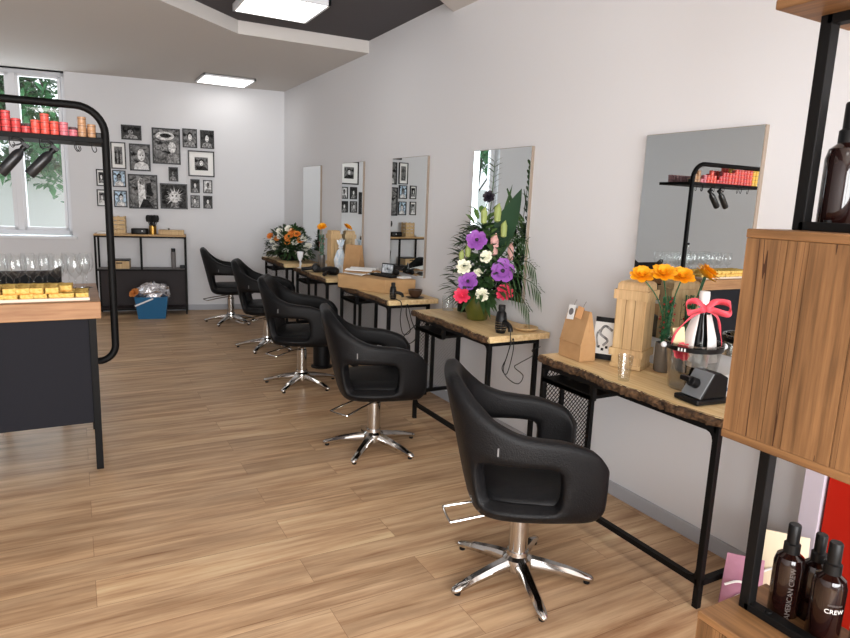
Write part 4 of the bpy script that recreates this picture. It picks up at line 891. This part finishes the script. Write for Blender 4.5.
# yellow flowers in a slim vase (used twice)
M['vase_grey'] = mat('grey_vase', (128, 126, 124), .25, metal=.5); M['tinsel'] = mat('dark_green_sprigs', (28, 84, 56), .4, col2=(60, 128, 84), scale=(40, 40, 40)); M['berry'] = mat('red_berry', (170, 44, 44), .3)
def yellow_vase(label, loc, n=3, s=1.0):
    t = thing('flower_vase', label, 'vase of flowers', loc); rn = random.Random(n)
    MB().lathe([(0, 0), (.036, 0), (.040, .006), (.040, .14), (.036, .14), (.034, .01), (0, .01)], seg=20).build('vase', 'vase_grey', t)
    b = MB()
    for k in range(9):
        a = k*2.4; r = .018; b.tube(catmull([(r*math.cos(a)*.4, r*math.sin(a)*.4, .02), (r*math.cos(a), r*math.sin(a), .2), (r*1.4*math.cos(a+.5), r*1.4*math.sin(a+.5), .36)], 4), .003, 5)
    for k in range(170):
        a = rn.uniform(0, 2*PI); z = rn.uniform(.13, .36); r = rn.uniform(.005, .024); b.leaf((r*math.cos(a), r*math.sin(a), z), (math.cos(a), math.sin(a), rn.uniform(-.8, .8)), rn.uniform(.015, .03), .012, .2, seg=2)
    b.build('sprigs', 'tinsel', t, recalc=False)
    b = MB()
    for k in range(18):
        a = rn.uniform(0, 2*PI); b.ball((.032*math.cos(a), .032*math.sin(a), rn.uniform(.16, .36)), .005, 6, 4)
    b.build('berries', 'berry', t)
    for dx, dz, dd in ((-.15, .455, .03), (-.06, .47, .05), (.03, .46, .05))[:n] if n > 1 else ((0, .44, 0),):
        b = MB(); c = frame_at(dx*s, dz, dd); b.blossom(c, (-.45, -.5, 1), .052, 4, 8, int(dx*1000), .75); o = b.build('flower', 'fl_yellow', t, recalc=False)
        MB().tube(catmull([(0, 0, .2), Vector((0, 0, .35))+frame_at(dx*.4, 0, dd*.5), c], 4), .003, 5).build('stem', 'tinsel', o)
    clear_of_wall(t, 2.492-loc[0], .015)
    return t
yellow_vase('slim vase with three yellow flowers beside the crate lantern', (2.44, 2.055, TT))
yellow_vase('slim vase with one yellow flower at the far end of the fourth table', (2.37, 6.70, TT), 1)
# ================================================================ nearest table
def paper_bag(label, loc, rz, w, d, h, tags=True):
    t = thing('paper_bag', label, 'paper bag', loc, rz); b = MB(); a, c = d/2, w/2
    lo = [b.v(p) for p in ((-a, -c, 0), (a, -c, 0), (a, c, 0), (-a, c, 0))]; mid = [b.v(p) for p in ((-a*.96, -c, h*.35), (a*.96, -c, h*.35), (a*.96, c, h*.35), (-a*.96, c, h*.35))]
    tp = [b.v(p) for p in ((-.006, -c*.98, h), (.006, -c*.98, h), (.006, c*.98, h), (-.006, c*.98, h))]
    gm = [b.v((0, -c*.96, h*.45)), b.v((0, c*.96, h*.45))]; gt = [b.v((0, -c*.90, h*.97)), b.v((0, c*.90, h*.97))]
    b.face(lo[::-1]); b.face(tp)
    b.face([lo[0], lo[3], mid[3], mid[0]]); b.face([mid[0], mid[3], tp[3], tp[0]]); b.face([lo[2], lo[1], mid[1], mid[2]]); b.face([mid[2], mid[1], tp[1], tp[2]])
    b.face([lo[1], lo[0], mid[0], gm[0], mid[1]]); b.face([mid[0], tp[0], gt[0], gm[0]]); b.face([tp[1], mid[1], gm[0], gt[0]]); b.face([tp[0], tp[1], gt[0]])
    b.face([lo[3], lo[2], mid[2], gm[1], mid[3]]); b.face([tp[3], mid[3], gm[1], gt[1]]); b.face([mid[2], tp[2], gt[1], gm[1]]); b.face([tp[2], tp[3], gt[1]])
    b.build('bag', 'kraft', t, smooth=0)
    MB().box(-a*.97-.003, -a*.93, -c, c, h*.33, h*.345).build('fold_line', 'kraft', t, smooth=0)
    if tags:
        sl = math.atan2(a-.006, h*.65); o = MB().box(-.0015, 0, -.027, .027, -.04, .035).build('tag', 'white', t, smooth=0, loc=(-.018, .045, h*.93), rot=(-.1, sl, 0)); o['label'] = 'white tag with round dark stamp'
        MB().cyl((-.0015, 0, 0), (-.0025, 0, 0), .018, seg=20).build('stamp', 'grey_board', o); M['tan_tag'] = mat('tan_tag', (226, 170, 118), .7)
        o = MB().box(-.0015, 0, -.024, .024, -.03, .03).build('tag', 'tan_tag', t, smooth=0, loc=(-.016, -.02, h*.95), rot=(.08, sl, 0)); o['label'] = 'tan tag'
        for y in (.04, -.035): MB().tube(catmull([(0, y, h), (-.004, y+.003, h+.02), (.004, y-.004, h+.045)], 4), .0014, 5).build('string', 'grey_board', t)
    return t
paper_bag('brown paper bag with hanging tags on the far end of the nearest table', (2.225, 2.415, TT), -.08, .175, .095, .25)
paper_bag('brown paper bag on the fourth table, in front of its mirror', (2.42, 5.90, TT), .55, .19, .10, .31, False)
# framed photo leaning
t = thing('framed_photo', 'small white photo with black border leaning beside the paper bag', 'framed photo', (2.325, 2.325, TT+.002), -.75); t.rotation_euler = (0, .16, .55)
MB().box(-.006, .006, -.060, .060, 0, .215).build('frame', 'black_plastic', t, smooth=0, bevel=.002); MB().box(-.0075, -.0062, -.052, .060, .028, .190).build('print', 'white', t, smooth=0)
b = MB(); b.tube(catmull([(-.0082, -.03, .15), (-.0082, .01, .17), (-.0082, .03, .13), (-.0082, -.01, .10), (-.0082, .01, .07)], 6), .006, 6); b.tube(catmull([(-.0082, .03, .15), (-.0082, .045, .12), (-.0082, .035, .06)], 6), .005, 6); b.build('drawing', 'tone_mid', t)
b = MB()
for k in range(4): b.box(-.0084, -.0074, -.035+.02*k, -.022+.02*k, .045+.012*(k % 2), .058+.012*(k % 2))
b.build('marks', 'black_plastic', t, smooth=0)
# tumbler
t = MB(); out = [(0, 0), (.024, 0), (.025, .004), (.034, .115), (.0325, .115), (.0235, .012), (0, .012)]; t.lathe(out, seg=18)
tag(t.build('tumbler', 'glass', loc=(2.135, 2.0, TT), smooth=20), 'small clear tumbler in front of the crate lantern', 'glass')
# ice bucket
bx_ = thing('ice_bucket', 'clear ice bucket with dark rim band on the nearest table', 'ice bucket', (2.325, 1.80, TT))
MB().lathe([(0, 0), (.086, 0), (.090, .004), (.116, .20), (.122, .203), (.122, .208), (.112, .208), (.087, .010), (0, .008)], seg=40).build('bucket', 'clear_plastic', bx_)
MB().lathe([(.1155, .176), (.1185, .178), (.1210, .197), (.1180, .197)], seg=40).build('rim_band', 'black_plastic', bx_)
for s in (1, -1): MB().ball(tuple(RV*.132*s+Vector((0, 0, .19))), .013).build('handle_knob', 'white_plastic', bx_)
tx = MB(); b = tx
for k, a in enumerate((2.95, 3.06, 3.17)):
    a += .35; b.bar((.1212*math.cos(a), .1212*math.sin(a), .180), (.1212*math.cos(a), .1212*math.sin(a), .193), .006, .002, up=(math.cos(a), math.sin(a), 0))
b.build('emblem', 'white', bx_, smooth=0)
cb_ = thing('champagne_bottle', 'dark champagne bottle with white collar and pink bow in the ice bucket', 'bottle', (2.335, 1.785, TT+.012))
M['champagne'] = mat('black_bottle_glass', (14, 14, 15), .12); M['ribbon'] = mat('coral_pink_ribbon', (238, 84, 100), .45)
MB().lathe([(0, 0), (.04, 0), (.043, .006), (.043, .18), (.036, .24), (.02, .30), (.016, .34), (0, .34)], seg=24).build('body', 'champagne', cb_)
MB().lathe([(0, .335), (.020, .335), (.022, .40), (.02, .415), (0, .418)], seg=18).build('cap', 'white', cb_)
MB().lathe([(.0442, .09), (.0442, .165)], seg=24).build('label_paper', 'white', cb_, recalc=False)
b = MB(); M['napkin'] = mat('white_napkin', (238, 236, 234), .8)
for a0, a1 in ((1.9, 3.5), (4.3, 5.8)):
    q = [[b.v((r*math.cos(a0+(a1-a0)*k/8), r*math.sin(a0+(a1-a0)*k/8), z)) for k in range(9)] for r, z in ((.078, .12), (.064, .22), (.034, .32))]
    for A, B in zip(q, q[1:]):
        for k in range(8): b.face([A[k], A[k+1], B[k+1], B[k]])
b.build('paper_collar', 'napkin', cb_, solid=.002)
b = MB(); ctr = frame_at(.0, .345, .025)
def ribbon(pts, w):
    P = catmull(pts, 6); prev = None
    for i, p in enumerate(P):
        s = Vector((0, 0, 1))*w*.6+FV*w*.5*math.sin(i*.5); c = [b.v(p-s), b.v(p+s)]
        if prev: b.face([prev[0], c[0], c[1], prev[1]])
        prev = c
for s in (1, -1):
    ribbon([ctr, ctr+RV*.04*s+Vector((0, 0, .03)), ctr+RV*.09*s+Vector((0, 0, .025))-FV*.02, ctr+RV*.085*s+Vector((0, 0, -.015))-FV*.03, ctr+RV*.03*s+Vector((0, 0, -.005))-FV*.015, ctr], .022)
    ribbon([ctr, ctr+RV*.05*s+Vector((0, 0, -.03)), ctr+RV*(.075 if s > 0 else .11)*s+Vector((0, 0, -.10)), ctr+RV*(.085 if s > 0 else .13)*s+Vector((0, 0, -.15))], .014)
b.build('bow', 'ribbon', cb_, solid=.0015, recalc=False); 
t = thing('gift_card', 'cream card tucked into the ice bucket beside the bottle', 'card', tuple(Vector((2.325, 1.80, TT+.14))+frame_at(-.065, 0, .02)), 0)
M['cream_card'] = mat('cream_card', (236, 222, 178), .7); MB().bar((0, 0, 0), tuple(frame_at(-.02, .13)), .002, .05, up=tuple(RV)).build('card', 'cream_card', t, smooth=0); b = MB()
b.blossom(tuple(frame_at(.0, .03, .02)), (-.6, -.7, .3), .035, 3, 6, 3, .6); b.build('rosette', 'ribbon', t, recalc=False)
# clipper charging stand
cs = thing('clipper_stand', 'black and grey clipper charging stand on the front edge of the nearest table', 'charging stand', (2.195, 1.655, TT), -.12)
M['grey_plastic'] = mat('grey_plastic', (120, 124, 128), .4)
MB().box(-.065, .115, -.065, .065, 0, .022).build('base', 'black_plastic', cs, smooth=0, bevel=.006)
MB().prism([(-.04, .022), (.095, .022), (.095, .105), (.055, .125), (.02, .125)], -.055, .05, lambda x, z, y: (x, y, z)).build('body', 'black_plastic', cs, smooth=0, bevel=.004)
MB().prism([(-.048, .026), (-.043, .026), (.018, .124), (.012, .127)], -.057, .045, lambda x, z, y: (x, y, z)).build('face_plate', 'grey_plastic', cs, smooth=0, bevel=.002)
b = MB(); b.tube([(-.02, -.005, .075), (-.055, -.005, .09)], [.022, .02], 16); b.box(-.068, -.045, -.012, .04, .085, .105); b.build('cradle', 'black_plastic', cs, bevel=.003)
t = thing('product_box', 'small white box with a blue dot behind the charging stand', 'box', (2.375, 1.64, TT), .1); MB().box(-.04, .04, -.035, .035, 0, .085).build('carton', 'white', t, smooth=0, bevel=.002); MB().cyl((-.0405, .0, .04), (-.042, .0, .04), .013).build('dot', 'blue', t)
# ================================================================ fourth and fifth tables: small things
M['cello'] = mat('pale_blue_cellophane', (190, 212, 228), .3, col2=(246, 248, 250), scale=(25, 25, 25), bump=.6)
t = thing('wrapped_gift', 'pale blue cellophane wrapped gift between lantern and paper bag', 'gift', (2.40, 6.22, TT)); t.scale = (.78, .78, .9); rn = random.Random(2); b = MB()
b.lathe([(0, 0), (.06, 0), (.07, .06), (.068, .16), (.03, .25), (.022, .29), (.04, .34), (.055, .37), (.02, .36), (0, .33)], seg=16)
for v in b.bm.verts: v.co += Vector((rn.uniform(-.02, .02), rn.uniform(-.02, .02), rn.uniform(-.014, .014) if v.co.z > .05 else 0))
b.build('wrapping', 'cello', t, smooth=0); MB().tube([(.03*math.cos(k*PI/6), .03*math.sin(k*PI/6), .29) for k in range(12)], .006, 6, closed=True).build('ribbon', 'white', t)
hair_dryer('black hair dryer lying on the near half of the fourth table', (2.20, 6.02, TT), 2.2, None, False)
hair_dryer('black hair dryer lying in the middle of the fourth table', (2.19, 6.36, TT), 1.2, [(-.05, .15, .02), (-.12, .10, .008), (-.10, -.06, .005), (.06, -.09, .005), (.12, -.02, .006)], False)
t = thing('white_goblet', 'tall white goblet with a loop handle on the far front corner of the fourth table', 'goblet', (2.125, 6.70, TT))
MB().lathe([(0, 0), (.03, 0), (.03, .004), (.008, .012), (.007, .07), (.018, .085), (.030, .12), (.036, .175), (.033, .175), (.026, .122), (0, .09)], seg=20).build('cup', 'white_plastic', t); MB().tube([(.0, -.022+.02*math.cos(k*PI/6), .05+.02*math.sin(k*PI/6)) for k in range(12)], .004, 6, closed=True).build('handle', 'white_plastic', t)
# ================================================================ product shelf in the foreground
UX0, UX1, UY0, UY1, FX = 1.30, 1.57, -.45, .908, 1.425
un = thing('product_shelf', 'brown wooden box shelf on black steel frames in the right foreground', 'shelf unit', (1.43, .2, 0))
def crate_box(name, z0, z1):
    g = MB(); g.box(UX0+.012-1.43, UX1-1.43, UY0-.2, UY1-.2-.004, z0+.02, z1-.02); b = g.build(name, 'cabinet_h', un, smooth=0)
    MB().box(UX0-1.43, UX1-1.43, UY0-.2, UY1-.2, z1-.02, z1).build('top_board', 'cabinet_h', b, smooth=0, bevel=.003); MB().box(UX0-1.43, UX1-1.43, UY0-.2, UY1-.2, z0, z0+.02).build('bottom_board', 'cabinet_h', b, smooth=0, bevel=.003)
    g = MB(); g.box(UX0-1.43+.006, UX0-1.43+.0125, UY0-.2, UY1-.2-.002, z0+.0205, z1-.0205); y = UY1-.202; rn = random.Random(int(z0*100)+2)
    while y > UY0-.19:
        w = min(rn.uniform(.045, .115), y-(UY0-.2)); g.box(UX0-1.43+.001+rn.uniform(0, .0015), UX0-1.43+.0065, y-w+.0016, y, z0+.0205, z1-.0205); y -= w
    g.build('front_panel', 'cabinet_v', b, smooth=0)
crate_box('lower_box', .14, .588); crate_box('middle_box', 1.04, 1.521); crate_box('upper_box', 1.97, 2.40)
for z0, z1 in ((.588, 1.04), (1.521, 1.97), (0, .14)):
    f = MB(); x = FX-1.43
    for y in (UY1-.2-.045, UY0-.2+.05): f.box(x-.015, x+.015, y-.013, y+.013, z0, z1)
    f.box(x-.015, x+.015, UY0-.15, UY1-.245, z0, z0+.02); f.box(x-.015, x+.015, UY0-.15, UY1-.245, z1-.02, z1)
    o = f.build('steel_frame', 'black_metal', un, smooth=0, bevel=.002)
    MB().cyl((x, UY1-.30, z0+.02), (x, UY1-.30, z0+.025), .008).build('bolt', 'black_metal', o)
M['amber'] = mat('dark_amber_bottle', (26, 10, 8), .08, coat=.5); M['print_grey'] = mat('grey_print', (92, 84, 80), .5); M['print_white'] = mat('white_print', (214, 210, 206), .5)
def hair_bottle(label, x, y, z, s=1.0, rz=0, words=None, pump=True):
    t = thing('hair_product_bottle', label, 'bottle', (x, y, z), rz, 'dark bottles on the product shelf'); t.scale = (1, 1, 1)
    MB().lathe([(a*s, q*s) for a, q in ((0, 0), (.029, 0), (.031, .004), (.031, .118), (.027, .134), (.016, .143), (.0, .143))], seg=28).build('body', 'amber', t)
    n = MB(); n.lathe([(a*s, q*s) for a, q in ((0, .143), (.0165, .143), (.0165, .163), (.0125, .166), (.0125, .175), (0, .175))], seg=22); n.build('collar', 'black_plastic', t)
    if pump: MB().lathe([(a*s, q*s) for a, q in ((0, .175), (.0125, .175), (.0125, .205), (.011, .208), (0, .208))], seg=22).build('spray_cap', 'black_plastic', t)
    if words:
        for w_, size, zz, m, vert in words:
            # small raised lettering wrapped round the front
            o = text_mesh(w_, 'lettering', size, m, t, (0, 0, 0), (0, 0, 0))
            R_ = .0314*s
            for v in o.data.vertices:
                if vert: u, h_ = v.co.y, v.co.x; a = -PI/2-u/R_*-1; 
                else: u, h_ = v.co.x, v.co.y; a = -PI/2+u/R_
                if vert: a = -PI/2-u/R_
                rr = R_+v.co.z*.3; v.co = Vector((rr*math.cos(a), rr*math.sin(a), zz+h_))
    return t
face = math.atan2(-.55, -.85)
hair_bottle('dark spray bottle with upright grey lettering next to the steel post', 1.490, .812, .589, 1.12, -.75, [('AMERICAN CREW', .0165, .068, 'print_grey', True)])
hair_bottle('dark spray bottle lettered CREW in front, lower right', 1.482, .712, .589, 1.15, -.62, [('AMERICAN', .0065, .101, 'print_grey', False), ('CREW', .0150, .086, 'print_white', False)])
hair_bottle('dark spray bottle hidden behind the one lettered CREW', 1.532, .770, .589, 1.05, -.6)
hair_bottle('tall dark bottle at the right edge of the lower shelf', 1.538, .640, .589, 1.25, -.6)
hair_bottle('large dark bottle on the upper shelf at the right edge', 1.486, .822, 1.5225, 1.32, -.95)
# pouches and boards behind the product shelf
M['pink_pouch'] = mat('mauve_pouch', (158, 106, 128), .5, col2=(178, 128, 148), scale=(9, 9, 9)); M['cream_pouch'] = mat('cream_pouch', (226, 214, 186), .5); 
def pouch(label, loc, rz, w, h, m):
    t = thing('standing_pouch', label, 'pouch', loc, rz); b = MB(); rows = []
    for f, d in ((0, .035), (.25, .04), (.6, .028), (.88, .010), (1, .002)):
        ww = w/2*(1-.12*f); rows.append([b.v((x*ww, y*d, f*h)) for x, y in ((-1, -.3), (-.5, -1), (.5, -1), (1, -.3), (1, .3), (.5, 1), (-.5, 1), (-1, .3))])
    for A, B in zip(rows, rows[1:]):
        for k in range(8): b.face([A[k], A[(k+1) % 8], B[(k+1) % 8], B[k]])
    b.face(rows[0][::-1]); b.face(rows[-1]); b.build('pouch', m, t, smooth=50)
    b = MB(); b.tube(catmull([(-w*.3, -.044, h*.25), (0, -.046, h*.42), (w*.2, -.044, h*.3), (.02, -.046, h*.15)], 6), .006, 6); b.tube(catmull([(-w*.42, -.03, h*.5), (-w*.1, -.037, h*.62), (w*.3, -.035, h*.55)], 6), .005, 6)
    b.build('swirl_print', 'white', t); return t
pouch('mauve pouch with white swirls on the floor by the product shelf', (2.235, 1.385, 0), -.9, .15, .24, 'pink_pouch')
pouch('cream pouch on the floor against the wall behind the product shelf', (2.345, 1.31, 0), -.9, .19, .35, 'cream_pouch')
M['red'] = mat('red_board', (176, 30, 14), .6, spec=.2); M['lavender'] = mat('pale_lavender_board', (196, 188, 200), .6)
t = thing('display_board', 'red display board against the wall behind the lower bottles', 'board', (2.46, .965, 0)); MB().box(-.02, .02, -.27, .27, .02, 1.05).build('panel', 'red', t, smooth=0, bevel=.003)
for y in (-.2, .2): MB().box(-.05, .05, y-.015, y+.015, 0, .02).build('foot', 'black_metal', t, smooth=0)
t = thing('display_board', 'pale lavender board standing beside the red board', 'board', (2.46, 1.285, 0)); MB().box(-.03, .03, -.04, .035, .02, 1.05).build('panel', 'lavender', t, smooth=0, bevel=.003); MB().box(-.05, .05, -.03, .03, 0, .02).build('foot', 'black_metal', t, smooth=0)
